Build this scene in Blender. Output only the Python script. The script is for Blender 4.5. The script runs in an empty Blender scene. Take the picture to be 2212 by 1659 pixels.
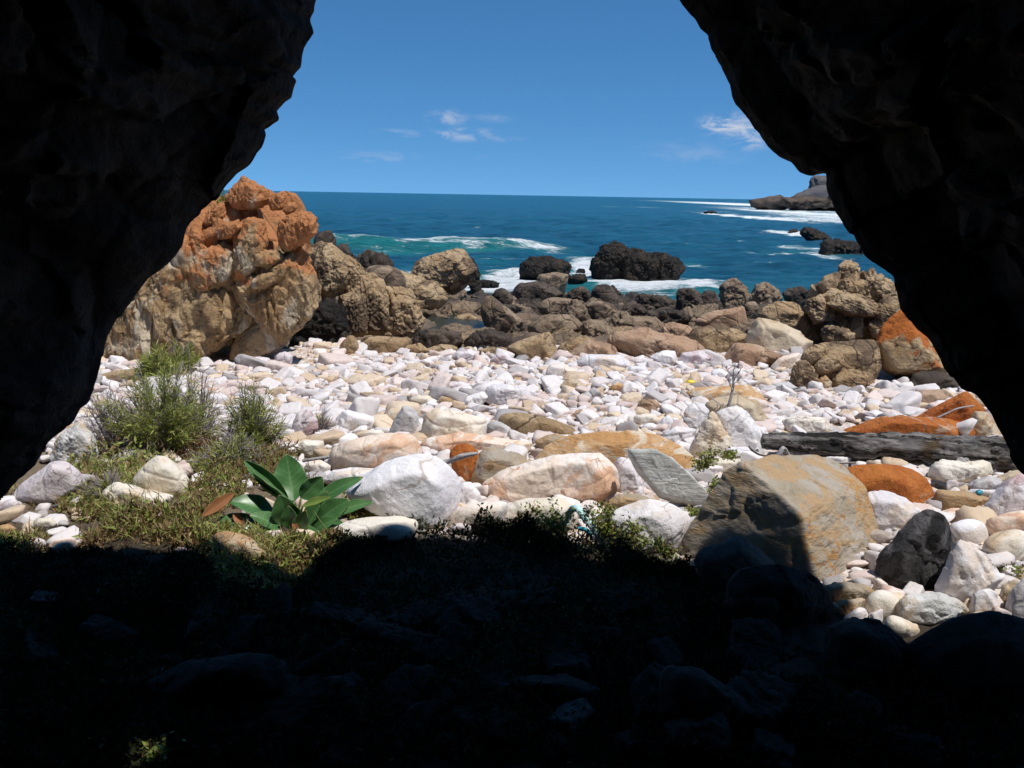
import bpy, bmesh, math, random
import numpy as np
from mathutils import Vector, Matrix

random.seed(7)
RNG = np.random.default_rng(11)
sc = bpy.context.scene
COL = sc.collection

# ------------------------------------------------------------------ camera frame
F = 30.0 / 36.0 * 2212.0
CX, CY = 1106.0, 829.5
PITCH = math.radians(12.49)
ROLL = math.radians(1.0)
CAM = np.array([0.0, 0.0, 4.0])
R0 = np.array([1.0, 0, 0])
FW = np.array([0, math.cos(PITCH), -math.sin(PITCH)])
U0 = np.array([0, math.sin(PITCH), math.cos(PITCH)])
RT = math.cos(ROLL) * R0 + math.sin(ROLL) * U0
UP = -math.sin(ROLL) * R0 + math.cos(ROLL) * U0


def ray(x, y):
    u = (np.asarray(x, float) - CX) / F
    v = -(np.asarray(y, float) - CY) / F
    return FW + u[..., None] * RT + v[..., None] * UP


def P(x, y, Y):
    """point seen at picture position x, y at distance Y along the beach"""
    d = ray(x, y)
    t = np.asarray(Y, float) / d[..., 1]
    return CAM + d * t[..., None]


def to_px(p):
    q = np.asarray(p, float) - CAM
    w = q @ FW
    w = np.where(np.abs(w) < 1e-6, 1e-6, w)
    return CX + F * (q @ RT) / w, CY - F * (q @ UP) / w, w


REG = {1: (300, 500), 2: (1200, 500), 3: (2100, 500), 4: (0, 1150), 5: (900, 1150), 6: (1500, 1150), 7: (2164, 1150)}
KZ = 1100.0 / 2212.0
KD = 2212.0 / 3264.0


def reg(r, pts):
    a = np.array(pts, float).reshape(-1, 2)
    if r:
        a = (a * KZ + np.array(REG[r])) * KD
    return a


# ------------------------------------------------------------------ noise
def _hash(i, j, k, s):
    h = (i * 374761393 + j * 668265263 + k * 1274126177 + s * 974711) & 0xFFFFFFFF
    h = ((h ^ (h >> 13)) * 1274126177) & 0xFFFFFFFF
    h = ((h ^ (h >> 16)) * 2246822519) & 0xFFFFFFFF
    return ((h ^ (h >> 15)) & 0xFFFFFF) / float(0xFFFFFF)


def vnoise(p, seed=0):
    p = np.asarray(p, float)
    f = np.floor(p)
    i = f.astype(np.int64)
    t = p - f
    t = t * t * t * (t * (t * 6 - 15) + 10)
    out = 0
    for a in (0, 1):
        wa = t[:, 0] if a else 1 - t[:, 0]
        for b in (0, 1):
            wb = t[:, 1] if b else 1 - t[:, 1]
            for c in (0, 1):
                wc = t[:, 2] if c else 1 - t[:, 2]
                out = out + wa * wb * wc * _hash(i[:, 0] + a, i[:, 1] + b, i[:, 2] + c, seed)
    return out * 2 - 1


def fbm(p, octv=4, seed=0, gain=0.5, lac=2.03):
    s = 0
    a = 1.0
    q = np.array(p, float)
    for o in range(octv):
        s = s + a * vnoise(q + o * 17.3, seed + o)
        q = q * lac
        a *= gain
    return s


def ridged(p, octv=4, seed=0):
    s = 0
    a = 1.0
    q = np.array(p, float)
    for o in range(octv):
        s = s + a * (1 - 2 * np.abs(vnoise(q + o * 11.7, seed + o)))
        q = q * 2.1
        a *= 0.5
    return s


def worley(p, seed=0, tilt=False):
    p = np.asarray(p, float)
    f = np.floor(p).astype(np.int64)
    F1 = np.full(len(p), 9.0)
    F2 = np.full(len(p), 9.0)
    ID = np.zeros(len(p))
    DV = np.zeros_like(p)
    for a in (-1, 0, 1):
        for b in (-1, 0, 1):
            for c in (-1, 0, 1):
                ci, cj, ck = f[:, 0] + a, f[:, 1] + b, f[:, 2] + c
                q = np.stack([ci + _hash(ci, cj, ck, seed), cj + _hash(ci, cj, ck, seed + 1), ck + _hash(ci, cj, ck, seed + 2)], 1)
                e = np.abs(q - p)
                d = np.sqrt((e ** 2).sum(1)) if not tilt else 0.35 * np.sqrt((e ** 2).sum(1)) + 0.75 * e.max(1)
                near = d < F1
                F2 = np.where(near, F1, np.minimum(F2, d))
                ID = np.where(near, _hash(ci, cj, ck, seed + 3), ID)
                if tilt:
                    DV = np.where(near[:, None], p - q, DV)
                F1 = np.where(near, d, F1)
    if not tilt:
        return F1, F2, ID
    k = (ID * 16777213).astype(np.int64)
    g = np.stack([_hash(k, k * 0 + 1, k * 0, seed), _hash(k, k * 0 + 2, k * 0, seed), _hash(k, k * 0 + 3, k * 0, seed)], 1) * 2 - 1
    return F1, F2, ID, (g * DV).sum(1)


# ------------------------------------------------------------------ ground profile
def g0(x, y):
    x = np.asarray(x, float)
    y = np.asarray(y, float)
    z = np.interp(y, [-8, 1.5, 2.7, 4.0, 5.0, 7.0, 11.0, 12.5, 20, 34, 45, 70], [2.3, 2.2, 2.02, 2.02, 2.03, 2.0, 1.98, 1.75, 1.1, -0.05, -1.2, -3])
    z = z + 0.05 * np.sin(x * 1.3 + 0.5) * np.sin(y * 0.9)
    return z


def hit(x, y):
    """ground point under a picture position"""
    x = np.asarray(x, float)
    y = np.asarray(y, float)
    d = ray(x, y)
    z = np.full(x.shape, 2.0)
    for _ in range(12):
        t = np.clip((z - CAM[2]) / np.minimum(d[..., 2], -1e-4), 0, 400)
        p = CAM + d * t[..., None]
        z = 0.5 * z + 0.5 * np.maximum(g0(p[..., 0], p[..., 1]), 0.0)
    return p


# ------------------------------------------------------------------ object helpers
def tag(o, label=None, cat=None, group=None, kind=None):
    if label:
        o['label'] = label
    if cat:
        o['category'] = cat
    if group:
        o['group'] = group
    if kind:
        o['kind'] = kind
    return o


def mesh_obj(name, V, faces, mat, parent=None, smooth=True, origin=None, attrs=None, mats=None, midx=None):
    """V world (or parent space) coordinates; origin becomes the object's location"""
    V = np.asarray(V, float)
    o0 = np.zeros(3) if origin is None else np.asarray(origin, float)
    me = bpy.data.meshes.new(name)
    L = V - o0
    if isinstance(faces, np.ndarray):
        nf, k = faces.shape
        me.vertices.add(len(L))
        me.vertices.foreach_set('co', L.astype(np.float32).ravel())
        me.loops.add(nf * k)
        me.loops.foreach_set('vertex_index', faces.astype(np.int32).ravel())
        me.polygons.add(nf)
        me.polygons.foreach_set('loop_start', np.arange(0, nf * k, k, dtype=np.int32))
        me.update(calc_edges=True)
    else:
        me.from_pydata([tuple(v) for v in L], [], faces)
    if smooth:
        me.polygons.foreach_set('use_smooth', np.ones(len(me.polygons), bool))
    if mats:
        for m in mats:
            me.materials.append(m)
        me.polygons.foreach_set('material_index', np.asarray(midx, np.int32))
    elif mat:
        me.materials.append(mat)
    for k, v in (attrs or {}).items():
        a = me.attributes.new(k, 'FLOAT', 'POINT')
        a.data.foreach_set('value', np.asarray(v, np.float32))
    me.validate()
    o = bpy.data.objects.new(name, me)
    COL.objects.link(o)
    o.location = o0
    if parent:
        o.parent = parent
        o.location = o0 - np.array(parent.location)
    return o


def empty(name, loc):
    o = bpy.data.objects.new(name, None)
    COL.objects.link(o)
    o.location = loc
    o.empty_display_size = 0.1
    return o


def grid_faces(n, m, wrap=False):
    """n rows of m points"""
    i = np.arange(n - 1)[:, None]
    j = np.arange(m if wrap else m - 1)[None, :]
    a = i * m + j
    b = i * m + (j + 1) % m
    return np.stack([a, b, b + m, a + m], -1).reshape(-1, 4)


def tube(path, radii, n=10, rough=0.0, seed=0, fine=1, squash=None):
    path = np.array(path, float)
    radii = np.array(radii, float)
    if fine > 1:
        t = np.linspace(0, len(path) - 1, (len(path) - 1) * fine + 1)
        k = np.arange(len(path))
        # catmull-rom
        idx = np.clip(np.floor(t).astype(int), 0, len(path) - 2)
        u = (t - idx)[:, None]
        p0 = path[np.clip(idx - 1, 0, None)]
        p1 = path[idx]
        p2 = path[idx + 1]
        p3 = path[np.clip(idx + 2, None, len(path) - 1)]
        path = 0.5 * ((2 * p1) + (-p0 + p2) * u + (2 * p0 - 5 * p1 + 4 * p2 - p3) * u ** 2 + (-p0 + 3 * p1 - 3 * p2 + p3) * u ** 3)
        radii = np.interp(t, k, radii)
    T = np.gradient(path, axis=0)
    T /= np.linalg.norm(T, axis=1)[:, None] + 1e-9
    ref = np.array([0.13, 0.2, 1.0])
    if abs(T[:, 2]).mean() > 0.8:
        ref = np.array([1.0, 0.2, 0.1])
    A = np.cross(T, ref)
    A /= np.linalg.norm(A, axis=1)[:, None] + 1e-9
    B = np.cross(T, A)
    th = np.linspace(0, 2 * math.pi, n, endpoint=False)
    rr = radii[:, None] * np.ones(n)[None]
    V = path[:, None] + rr[..., None] * (np.cos(th)[None, :, None] * A[:, None] + np.sin(th)[None, :, None] * B[:, None])
    if rough:
        along = np.arange(len(path))[:, None] * np.ones(n)[None]
        q = np.stack([np.cos(th)[None] * 2.5 + 0 * along, np.sin(th)[None] * 2.5 + 0 * along, along * 0.13], -1).reshape(-1, 3)
        dd = (fbm(q, 4, seed) * rough * rr.ravel()).reshape(rr.shape)
        V = path[:, None] + (rr + dd)[..., None] * (np.cos(th)[None, :, None] * A[:, None] + np.sin(th)[None, :, None] * B[:, None])
    V = V.reshape(-1, 3)
    fc = [tuple(f) for f in grid_faces(len(path), n, True)]
    V = np.vstack([V, path[0] - T[0] * radii[0] * 0.3, path[-1] + T[-1] * radii[-1] * 0.3])
    e0 = len(V) - 2
    base = (len(path) - 1) * n
    for j in range(n):
        fc.append((e0, (j + 1) % n, j))
        fc.append((e0 + 1, base + j, base + (j + 1) % n))
    return V, fc


class MB:
    def __init__(self):
        self.V = []
        self.F = []
        self.n = 0

    def add(self, V, fc):
        self.V.append(np.asarray(V, float))
        self.F += [tuple(int(i) + self.n for i in f) for f in fc]
        self.n += len(V)

    def build(self, name, mat, parent=None, origin=None, **k):
        return mesh_obj(name, np.vstack(self.V), self.F, mat, parent, origin=origin, **k)


# ------------------------------------------------------------------ materials
def lin(c):
    return (c[0], c[1], c[2], 1.0)


class NT:
    def __init__(self, name):
        self.m = bpy.data.materials.new(name)
        self.m.use_nodes = True
        self.t = self.m.node_tree
        self.b = self.t.nodes['Principled BSDF']
        self.b.inputs['Roughness'].default_value = 0.85
        self.b.inputs['Specular IOR Level'].default_value = 0.3

    def n(self, kind, **k):
        nd = self.t.nodes.new('ShaderNode' + kind)
        for a, v in k.items():
            setattr(nd, a, v)
        return nd

    def l(self, a, b):
        self.t.links.new(a, b)

    def setin(self, sock, v):
        if isinstance(v, bpy.types.NodeSocket):
            self.l(v, sock)
        elif isinstance(v, (tuple, list)):
            sock.default_value = v if len(v) == len(sock.default_value) else lin(v)
        else:
            sock.default_value = v

    def noise(self, vec, scale, detail=5, rough=0.55, dist=0.0):
        nd = self.n('TexNoise')
        self.l(vec, nd.inputs['Vector'])
        nd.inputs['Scale'].default_value = scale
        nd.inputs['Detail'].default_value = detail
        nd.inputs['Roughness'].default_value = rough
        nd.inputs['Distortion'].default_value = dist
        return nd.outputs['Fac']

    def ss(self, v, lo, hi, a=0.0, b=1.0):
        nd = self.n('MapRange', interpolation_type='SMOOTHSTEP')
        self.setin(nd.inputs[0], v)
        for i, q in ((1, lo), (2, hi), (3, a), (4, b)):
            self.setin(nd.inputs[i], q)
        return nd.outputs[0]

    def mix(self, f, a, b, mode='MIX'):
        nd = self.n('Mix', data_type='RGBA', blend_type=mode)
        self.setin(nd.inputs[0], f)
        self.setin(nd.inputs[6], a)
        self.setin(nd.inputs[7], b)
        return nd.outputs[2]

    def math(self, op, a, b=0.0, c=0.0):
        nd = self.n('Math', operation=op)
        self.setin(nd.inputs[0], a)
        self.setin(nd.inputs[1], b)
        self.setin(nd.inputs[2], c)
        return nd.outputs[0]

    def vmul(self, v, s):
        nd = self.n('VectorMath', operation='MULTIPLY')
        self.l(v, nd.inputs[0])
        nd.inputs[1].default_value = s
        return nd.outputs[0]

    def objvec(self, rnd=True):
        tc = self.n('TexCoord')
        v = tc.outputs['Object']
        if rnd:
            oi = self.n('ObjectInfo')
            ad = self.n('VectorMath', operation='MULTIPLY_ADD')
            self.l(oi.outputs['Random'], ad.inputs[0])
            ad.inputs[1].default_value = (37.0, 53.0, 71.0)
            self.l(v, ad.inputs[2])
            self.rand = oi.outputs['Random']
            return ad.outputs[0]
        return v

    def bump(self, h, strength, dist, prev=None):
        nd = self.n('Bump')
        self.l(h, nd.inputs['Height'])
        nd.inputs['Strength'].default_value = strength
        nd.inputs['Distance'].default_value = dist
        if prev is not None:
            self.l(prev, nd.inputs['Normal'])
        return nd.outputs[0]


MATS = {}


def rock_mat(name, c1, c2, c3=None, a3=0.5, vein=None, sc_=2.0, bump=0.5, bd=0.02, vw=0.03, strata=None, rough=0.85, speck=0.25, vs=2.5, crack=0.0, topc=None, streak=0.0):
    """two patchy base colours, a stain colour covering about a3, thin veins, grain and small relief"""
    k = NT(name)
    v = k.objvec()
    if strata:
        w = k.n('Mapping')
        k.l(v, w.inputs[0])
        w.inputs['Rotation'].default_value = strata[:3]
        w.inputs['Scale'].default_value = (1, 1, strata[3])
        vs_ = w.outputs[0]
    else:
        vs_ = v
    col = k.mix(k.ss(k.noise(vs_, sc_, 6, 0.6, 0.6), 0.38, 0.62), c1, c2)
    if c3:
        n3 = k.noise(vs_, sc_ * 0.8, 7, 0.62, 1.0)
        th = 0.62 - 0.26 * a3
        col = k.mix(k.ss(n3, th, th + 0.09), col, c3)
    if vein:
        wv = k.n('VectorMath', operation='MULTIPLY_ADD')
        nz = k.n('TexNoise')
        k.l(v, nz.inputs['Vector'])
        nz.inputs['Scale'].default_value = vs * 1.7
        nz.inputs['Detail'].default_value = 4
        k.l(nz.outputs['Color'], wv.inputs[0])
        wv.inputs[1].default_value = (0.35, 0.35, 0.35)
        k.l(v, wv.inputs[2])
        vo = k.n('TexVoronoi', feature='DISTANCE_TO_EDGE')
        k.l(wv.outputs[0], vo.inputs['Vector'])
        vo.inputs['Scale'].default_value = vs
        ln = k.ss(vo.outputs['Distance'], 0.0, vw, 1.0, 0.0)
        ln = k.math('MULTIPLY', ln, k.ss(k.noise(v, vs * 0.7, 3), 0.45, 0.6))
        col = k.mix(ln, col, vein)
    g = k.noise(v, 28.0, 6, 0.7)
    col = k.mix(1.0, col, k.mix(g, (1 - speck,) * 3, (1 + speck * 0.5,) * 3), 'MULTIPLY')
    if streak:
        sk = k.noise(k.vmul(v, (4.5, 4.5, 0.7)), 1.0, 6, 0.6, 0.5)
        col = k.mix(k.ss(sk, 0.54, 0.68, 0, streak), col, (0.13, 0.085, 0.05))
    if topc:
        gm = k.n('NewGeometry')
        sx = k.n('SeparateXYZ')
        k.l(gm.outputs['Position'], sx.inputs[0])
        m = k.math('MULTIPLY_ADD', k.noise(v, 2.2, 7, 0.6, 0.8), topc[3], sx.outputs[2])
        col = k.mix(k.ss(m, topc[1], topc[2]), col, topc[0])
    k.setin(k.b.inputs['Base Color'], col)
    k.b.inputs['Roughness'].default_value = rough
    h1 = k.noise(vs_, 9.0, 8, 0.65)
    h2 = k.noise(v, 55.0, 5, 0.7)
    nb = k.bump(h1, bump, bd * 2.2)
    nb = k.bump(h2, bump * 0.7, bd * 0.35, nb)
    if vein or crack:
        vo2 = k.n('TexVoronoi', feature='DISTANCE_TO_EDGE')
        k.l(vs_, vo2.inputs['Vector'])
        vo2.inputs['Scale'].default_value = vs * 1.3
        cr = k.ss(vo2.outputs['Distance'], 0.0, 0.06)
        nb = k.bump(cr, max(crack, 0.15), bd * 1.5, nb)
    k.l(nb, k.b.inputs['Normal'])
    MATS[name] = k.m
    return k.m


rock_mat('white_quartzite', (0.78, 0.75, 0.75), (0.66, 0.63, 0.65), (0.70, 0.60, 0.52), 0.3, vein=(0.30, 0.26, 0.24), vw=0.016, bump=0.6, speck=0.15, crack=0.35, vs=2.2)
rock_mat('smooth_white', (0.80, 0.79, 0.81), (0.74, 0.71, 0.74), (0.70, 0.62, 0.56), 0.3, vein=(0.50, 0.44, 0.41), vw=0.01, bump=0.5, speck=0.12, crack=0.12, vs=1.6)
rock_mat('cream_stone', (0.70, 0.62, 0.50), (0.76, 0.71, 0.64), (0.58, 0.44, 0.30), 0.4, vein=(0.28, 0.20, 0.14), vw=0.016, bump=0.55, speck=0.18, crack=0.3)
rock_mat('peach_stone', (0.76, 0.62, 0.50), (0.78, 0.71, 0.66), (0.66, 0.42, 0.28), 0.45, vein=(0.42, 0.17, 0.07), vw=0.018, bump=0.5, speck=0.18, crack=0.2)
rock_mat('lilac_stone', (0.62, 0.55, 0.56), (0.74, 0.70, 0.72), (0.50, 0.34, 0.34), 0.4, vein=(0.34, 0.26, 0.26), vw=0.018, bump=0.6, crack=0.3)
rock_mat('tan_stone', (0.44, 0.33, 0.21), (0.55, 0.46, 0.34), (0.40, 0.24, 0.12), 0.4, vein=(0.2, 0.13, 0.08), vw=0.018, bump=0.6, crack=0.3)
rock_mat('grey_tan', (0.34, 0.28, 0.20), (0.42, 0.37, 0.31), (0.43, 0.29, 0.16), 0.55, vein=(0.44, 0.22, 0.07), vw=0.022, bump=0.75, speck=0.3, sc_=2.6, strata=(0.5, -0.5, 0.2, 2.2))
rock_mat('orange_lichen', (0.43, 0.115, 0.022), (0.51, 0.17, 0.035), (0.56, 0.40, 0.28), 0.2, vein=(0.17, 0.05, 0.015), vw=0.02, bump=0.9, bd=0.03, speck=0.5, sc_=4)
rock_mat('orange_slab', (0.60, 0.40, 0.22), (0.50, 0.27, 0.11), (0.66, 0.56, 0.44), 0.5, bump=0.6, bd=0.03, speck=0.3, sc_=4, strata=(0.2, 0.1, 0.4, 3))
rock_mat('charcoal_rock', (0.075, 0.07, 0.074), (0.19, 0.178, 0.182), (0.03, 0.027, 0.026), 0.4, bump=1.0, bd=0.06, speck=0.8, sc_=6)
rock_mat('slate', (0.50, 0.51, 0.49), (0.58, 0.58, 0.55), (0.44, 0.46, 0.45), 0.4, bump=0.4, speck=0.1, sc_=3, strata=(0.3, 0.9, 0.2, 7))
rock_mat('grey_stone', (0.42, 0.40, 0.40), (0.54, 0.52, 0.52), (0.34, 0.28, 0.24), 0.3, vein=(0.62, 0.58, 0.55), vw=0.02, bump=0.5)
rock_mat('marbled', (0.50, 0.50, 0.49), (0.68, 0.66, 0.63), (0.52, 0.40, 0.27), 0.35, vein=(0.78, 0.77, 0.76), vw=0.04, vs=4, bump=0.6, bd=0.03)
rock_mat('brown_rock', (0.27, 0.19, 0.125), (0.38, 0.28, 0.19), (0.15, 0.105, 0.075), 0.4, vein=(0.05, 0.035, 0.025), vw=0.04, bump=0.9, bd=0.05, speck=0.4, crack=0.6, sc_=1.6, vs=1.6)
rock_mat('ochre_rock', (0.43, 0.285, 0.155), (0.57, 0.415, 0.25), (0.20, 0.135, 0.085), 0.5, vein=(0.07, 0.045, 0.03), vw=0.04, bump=0.9, bd=0.05, speck=0.4, crack=0.5, sc_=1.8, vs=1.8)
rock_mat('dark_rock', (0.095, 0.072, 0.056), (0.165, 0.125, 0.095), (0.05, 0.039, 0.033), 0.5, bump=1.0, bd=0.06, speck=0.5, crack=0.6, sc_=1.6, vs=1.5)
rock_mat('wet_black_rock', (0.022, 0.018, 0.015), (0.05, 0.038, 0.028), (0.085, 0.058, 0.036), 0.3, bump=1.0, bd=0.12, speck=0.5, crack=0.6, sc_=0.9, vs=0.9, rough=0.6)
rock_mat('tan_cream', (0.50, 0.385, 0.25), (0.60, 0.50, 0.37), (0.42, 0.28, 0.16), 0.35, vein=(0.22, 0.15, 0.09), vw=0.016, bump=0.5, crack=0.3, vs=1.6)
rock_mat('cliff_rock', (0.57, 0.405, 0.225), (0.45, 0.28, 0.135), (0.70, 0.585, 0.43), 0.36, vein=(0.12, 0.08, 0.05), vw=0.03, bump=1.0, bd=0.05, speck=0.35, crack=0.4, sc_=2.2, vs=2.0, streak=0.75, strata=(0.1, 0.5, 0.2, 0.5), topc=((0.53, 0.225, 0.09), 4.9, 5.3, 3.6))
rock_mat('rusty_rock', (0.40, 0.26, 0.13), (0.50, 0.36, 0.21), (0.62, 0.50, 0.36), 0.4, vein=(0.1, 0.06, 0.03), vw=0.03, bump=0.8, bd=0.05, speck=0.3, sc_=2.5, topc=((0.46, 0.135, 0.025), 3.4, 3.6, 2.2))
rock_mat('pink_brown', (0.40, 0.25, 0.16), (0.46, 0.32, 0.22), (0.30, 0.19, 0.12), 0.4, vein=(0.15, 0.09, 0.06), vw=0.02, bump=0.6, bd=0.04, crack=0.4, vs=1.6)
rock_mat('headland_rock', (0.24, 0.175, 0.14), (0.31, 0.235, 0.185), (0.17, 0.135, 0.12), 0.4, bump=1.0, bd=2.0, sc_=0.08, speck=0.3)
rock_mat('headland_hill', (0.27, 0.245, 0.26), (0.32, 0.285, 0.285), (0.22, 0.215, 0.23), 0.4, bump=1.0, bd=2.0, sc_=0.08, speck=0.3)  # distance haze is put into the hill's pale grey-purple
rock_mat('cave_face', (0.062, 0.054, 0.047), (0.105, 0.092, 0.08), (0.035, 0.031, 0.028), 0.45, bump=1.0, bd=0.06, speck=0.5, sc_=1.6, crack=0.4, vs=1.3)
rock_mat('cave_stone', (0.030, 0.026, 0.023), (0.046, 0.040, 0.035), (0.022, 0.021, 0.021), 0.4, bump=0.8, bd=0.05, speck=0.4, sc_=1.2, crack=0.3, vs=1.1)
rock_mat('shade_stone', (0.10, 0.09, 0.082), (0.17, 0.155, 0.14), (0.05, 0.045, 0.04), 0.4, bump=0.6, bd=0.03, speck=0.4)  # pale stones painted darker to carry the shade of the cave mouth
rock_mat('floor_stone', (0.034, 0.028, 0.023), (0.055, 0.046, 0.038), (0.018, 0.015, 0.013), 0.4, bump=0.7, bd=0.03, speck=0.4)  # floor stones darkened too, cave shade in their colour
rock_mat('charred_wood', (0.075, 0.072, 0.074), (0.125, 0.118, 0.12), (0.035, 0.033, 0.032), 0.4, bump=1.0, bd=0.03, speck=0.6, sc_=3, strata=(0, 0, 0, 1))
rock_mat('grey_wood', (0.32, 0.30, 0.295), (0.42, 0.40, 0.39), (0.2, 0.18, 0.17), 0.4, bump=0.8, bd=0.01, sc_=8)
rock_mat('dark_wood', (0.10, 0.085, 0.075), (0.16, 0.14, 0.125), (0.06, 0.05, 0.045), 0.4, bump=0.8, bd=0.01, sc_=8)


def wood_mat():
    k = NT('weathered_log')
    v = k.objvec(False)
    s = k.vmul(v, (0.9, 6.5, 6.5))
    g = k.noise(s, 3.0, 9, 0.7, 0.6)
    col = k.mix(k.ss(g, 0.36, 0.66), (0.055, 0.05, 0.047), (0.31, 0.28, 0.265))
    s2 = k.vmul(v, (0.5, 8.0, 8.0))
    cr = k.ss(k.noise(s2, 2.0, 5, 0.55, 0.35), 0.41, 0.455)
    col = k.mix(cr, (0.022, 0.019, 0.018), col)
    col = k.mix(k.ss(k.noise(v, 4.5, 6, 0.65), 0.52, 0.66), col, k.mix(g, (0.035, 0.033, 0.034), (0.30, 0.28, 0.275)))
    col = k.mix(k.ss(k.noise(v, 3.3, 5), 0.62, 0.72), col, (0.11, 0.075, 0.04))
    k.setin(k.b.inputs['Base Color'], col)
    nb = k.bump(g, 1.0, 0.05)
    nb = k.bump(cr, 1.0, 0.03, nb)
    k.l(nb, k.b.inputs['Normal'])
    MATS['weathered_log'] = k.m


wood_mat()


def leaf_mat(name, ramp, rough=0.5, trans=0.25, spec=0.4):
    k = NT(name)
    at = k.n('Attribute', attribute_name='rnd')
    cr = k.n('ValToRGB')
    k.l(at.outputs['Fac'], cr.inputs[0])
    el = cr.color_ramp.elements
    while len(el) < len(ramp):
        el.new(0.5)
    for e, (p, c) in zip(el, ramp):
        e.position = p
        e.color = lin(c)
    k.l(cr.outputs[0], k.b.inputs['Base Color'])
    k.b.inputs['Roughness'].default_value = rough
    k.b.inputs['Specular IOR Level'].default_value = spec
    if trans:
        tr = k.n('BsdfTranslucent')
        k.l(cr.outputs[0], tr.inputs[0])
        mx = k.n('MixShader')
        mx.inputs[0].default_value = trans
        k.l(k.b.outputs[0], mx.inputs[1])
        k.l(tr.outputs[0], mx.inputs[2])
        k.l(mx.outputs[0], k.t.nodes['Material Output'].inputs[0])
    MATS[name] = k.m
    return k.m


leaf_mat('shrub_leaf', [(0, (0.12, 0.125, 0.035)), (0.4, (0.23, 0.27, 0.055)), (0.8, (0.35, 0.38, 0.09)), (1, (0.45, 0.40, 0.17))], 0.6, 0.3)
leaf_mat('dry_twig', [(0, (0.14, 0.12, 0.115)), (0.5, (0.27, 0.235, 0.235)), (1, (0.42, 0.36, 0.35))], 0.8, 0.1)
leaf_mat('cover_leaf', [(0, (0.17, 0.10, 0.045)), (0.3, (0.36, 0.25, 0.12)), (0.48, (0.19, 0.22, 0.05)), (0.75, (0.31, 0.37, 0.08)), (1, (0.46, 0.43, 0.18))], 0.6, 0.3)
leaf_mat('succulent_leaf', [(0, (0.20, 0.10, 0.04)), (0.3, (0.20, 0.19, 0.045)), (0.7, (0.21, 0.28, 0.055)), (1, (0.30, 0.38, 0.09))])
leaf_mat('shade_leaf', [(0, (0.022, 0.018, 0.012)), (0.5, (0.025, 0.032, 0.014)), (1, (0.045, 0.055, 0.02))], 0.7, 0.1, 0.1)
leaf_mat('big_leaf', [(0, (0.04, 0.105, 0.03)), (0.42, (0.07, 0.18, 0.055)), (0.8, (0.16, 0.30, 0.12)), (0.9, (0.26, 0.24, 0.07)), (1, (0.27, 0.15, 0.06))], 0.36, 0.22, 0.5)
leaf_mat('yellow_leaf', [(0, (0.17, 0.26, 0.05)), (1, (0.26, 0.34, 0.08))], 0.4, 0.25)
leaf_mat('dead_leaf', [(0, (0.25, 0.10, 0.035)), (1, (0.38, 0.17, 0.07))], 0.7, 0.15)


def plain(name, c, rough=0.5, var=0.15):
    k = NT(name)
    v = k.objvec(False)
    k.setin(k.b.inputs['Base Color'], k.mix(k.noise(v, 14, 5), tuple(q * (1 - var) for q in c), tuple(min(1, q * (1 + var)) for q in c)))
    k.b.inputs['Roughness'].default_value = rough
    MATS[name] = k.m


plain('aqua_plastic', (0.50, 0.74, 0.74), 0.35)
plain('white_cord', (0.78, 0.80, 0.76), 0.6)
plain('teal_plastic', (0.03, 0.25, 0.33), 0.35)
plain('yellow_plastic', (0.80, 0.62, 0.05), 0.5)
plain('stem_brown', (0.10, 0.075, 0.05), 0.8)
plain('stem_green', (0.15, 0.18, 0.05), 0.6)


def cobble_mat(name, a, b, c):
    k = NT(name)
    v = k.objvec()
    at = k.n('Attribute', attribute_name='rnd')
    oi = k.math('FRACT', k.math('ADD', at.outputs['Fac'], k.rand))
    col = k.mix(oi, a, b)
    col = k.mix(k.ss(k.noise(v, 9.0, 5, 0.6, 0.8), 0.52, 0.66), col, c)
    col = k.mix(1.0, col, k.mix(k.noise(v, 60, 4, 0.7), (0.85,) * 3, (1.05,) * 3), 'MULTIPLY')
    k.setin(k.b.inputs['Base Color'], col)
    k.l(k.bump(k.noise(v, 40, 5, 0.6), 0.35, 0.008), k.b.inputs['Normal'])
    MATS[name] = k.m


cobble_mat('cobble_white', (0.60, 0.555, 0.55), (0.74, 0.70, 0.69), (0.64, 0.56, 0.52))
cobble_mat('cobble_pink', (0.56, 0.45, 0.41), (0.70, 0.60, 0.56), (0.52, 0.37, 0.31))
cobble_mat('cobble_cream', (0.52, 0.40, 0.28), (0.68, 0.56, 0.43), (0.46, 0.30, 0.18))
cobble_mat('cobble_grey', (0.30, 0.275, 0.275), (0.50, 0.47, 0.47), (0.40, 0.33, 0.30))

# ------------------------------------------------------------------ rocks
_ICO = {}


def ico(l):
    if l not in _ICO:
        bm = bmesh.new()
        bmesh.ops.create_icosphere(bm, subdivisions=l, radius=1.0)
        bm.verts.ensure_lookup_table()
        V = np.array([v.co[:] for v in bm.verts])
        Fc = np.array([[v.index for v in f.verts] for f in bm.faces])
        bm.free()
        V /= np.linalg.norm(V, axis=1)[:, None]
        _ICO[l] = (V, Fc)
    return _ICO[l]


def vnormals(V, Fc):
    n = np.cross(V[Fc[:, 1]] - V[Fc[:, 0]], V[Fc[:, 2]] - V[Fc[:, 0]])
    N = np.zeros_like(V)
    for i in range(3):
        np.add.at(N, Fc[:, i], n)
    return N / (np.linalg.norm(N, axis=1)[:, None] + 1e-12)


def hull_planes(pts, merge=0.985):
    bm = bmesh.new()
    for p in pts:
        bm.verts.new(p)
    r = bmesh.ops.convex_hull(bm, input=bm.verts)
    bm.normal_update()
    pl = []
    for f in bm.faces:
        if f.calc_area() < 1e-9:
            continue
        pl.append((f.calc_area(), np.array(f.normal[:]), np.array(f.verts[0].co[:])))
    bm.free()
    return pl


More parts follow.
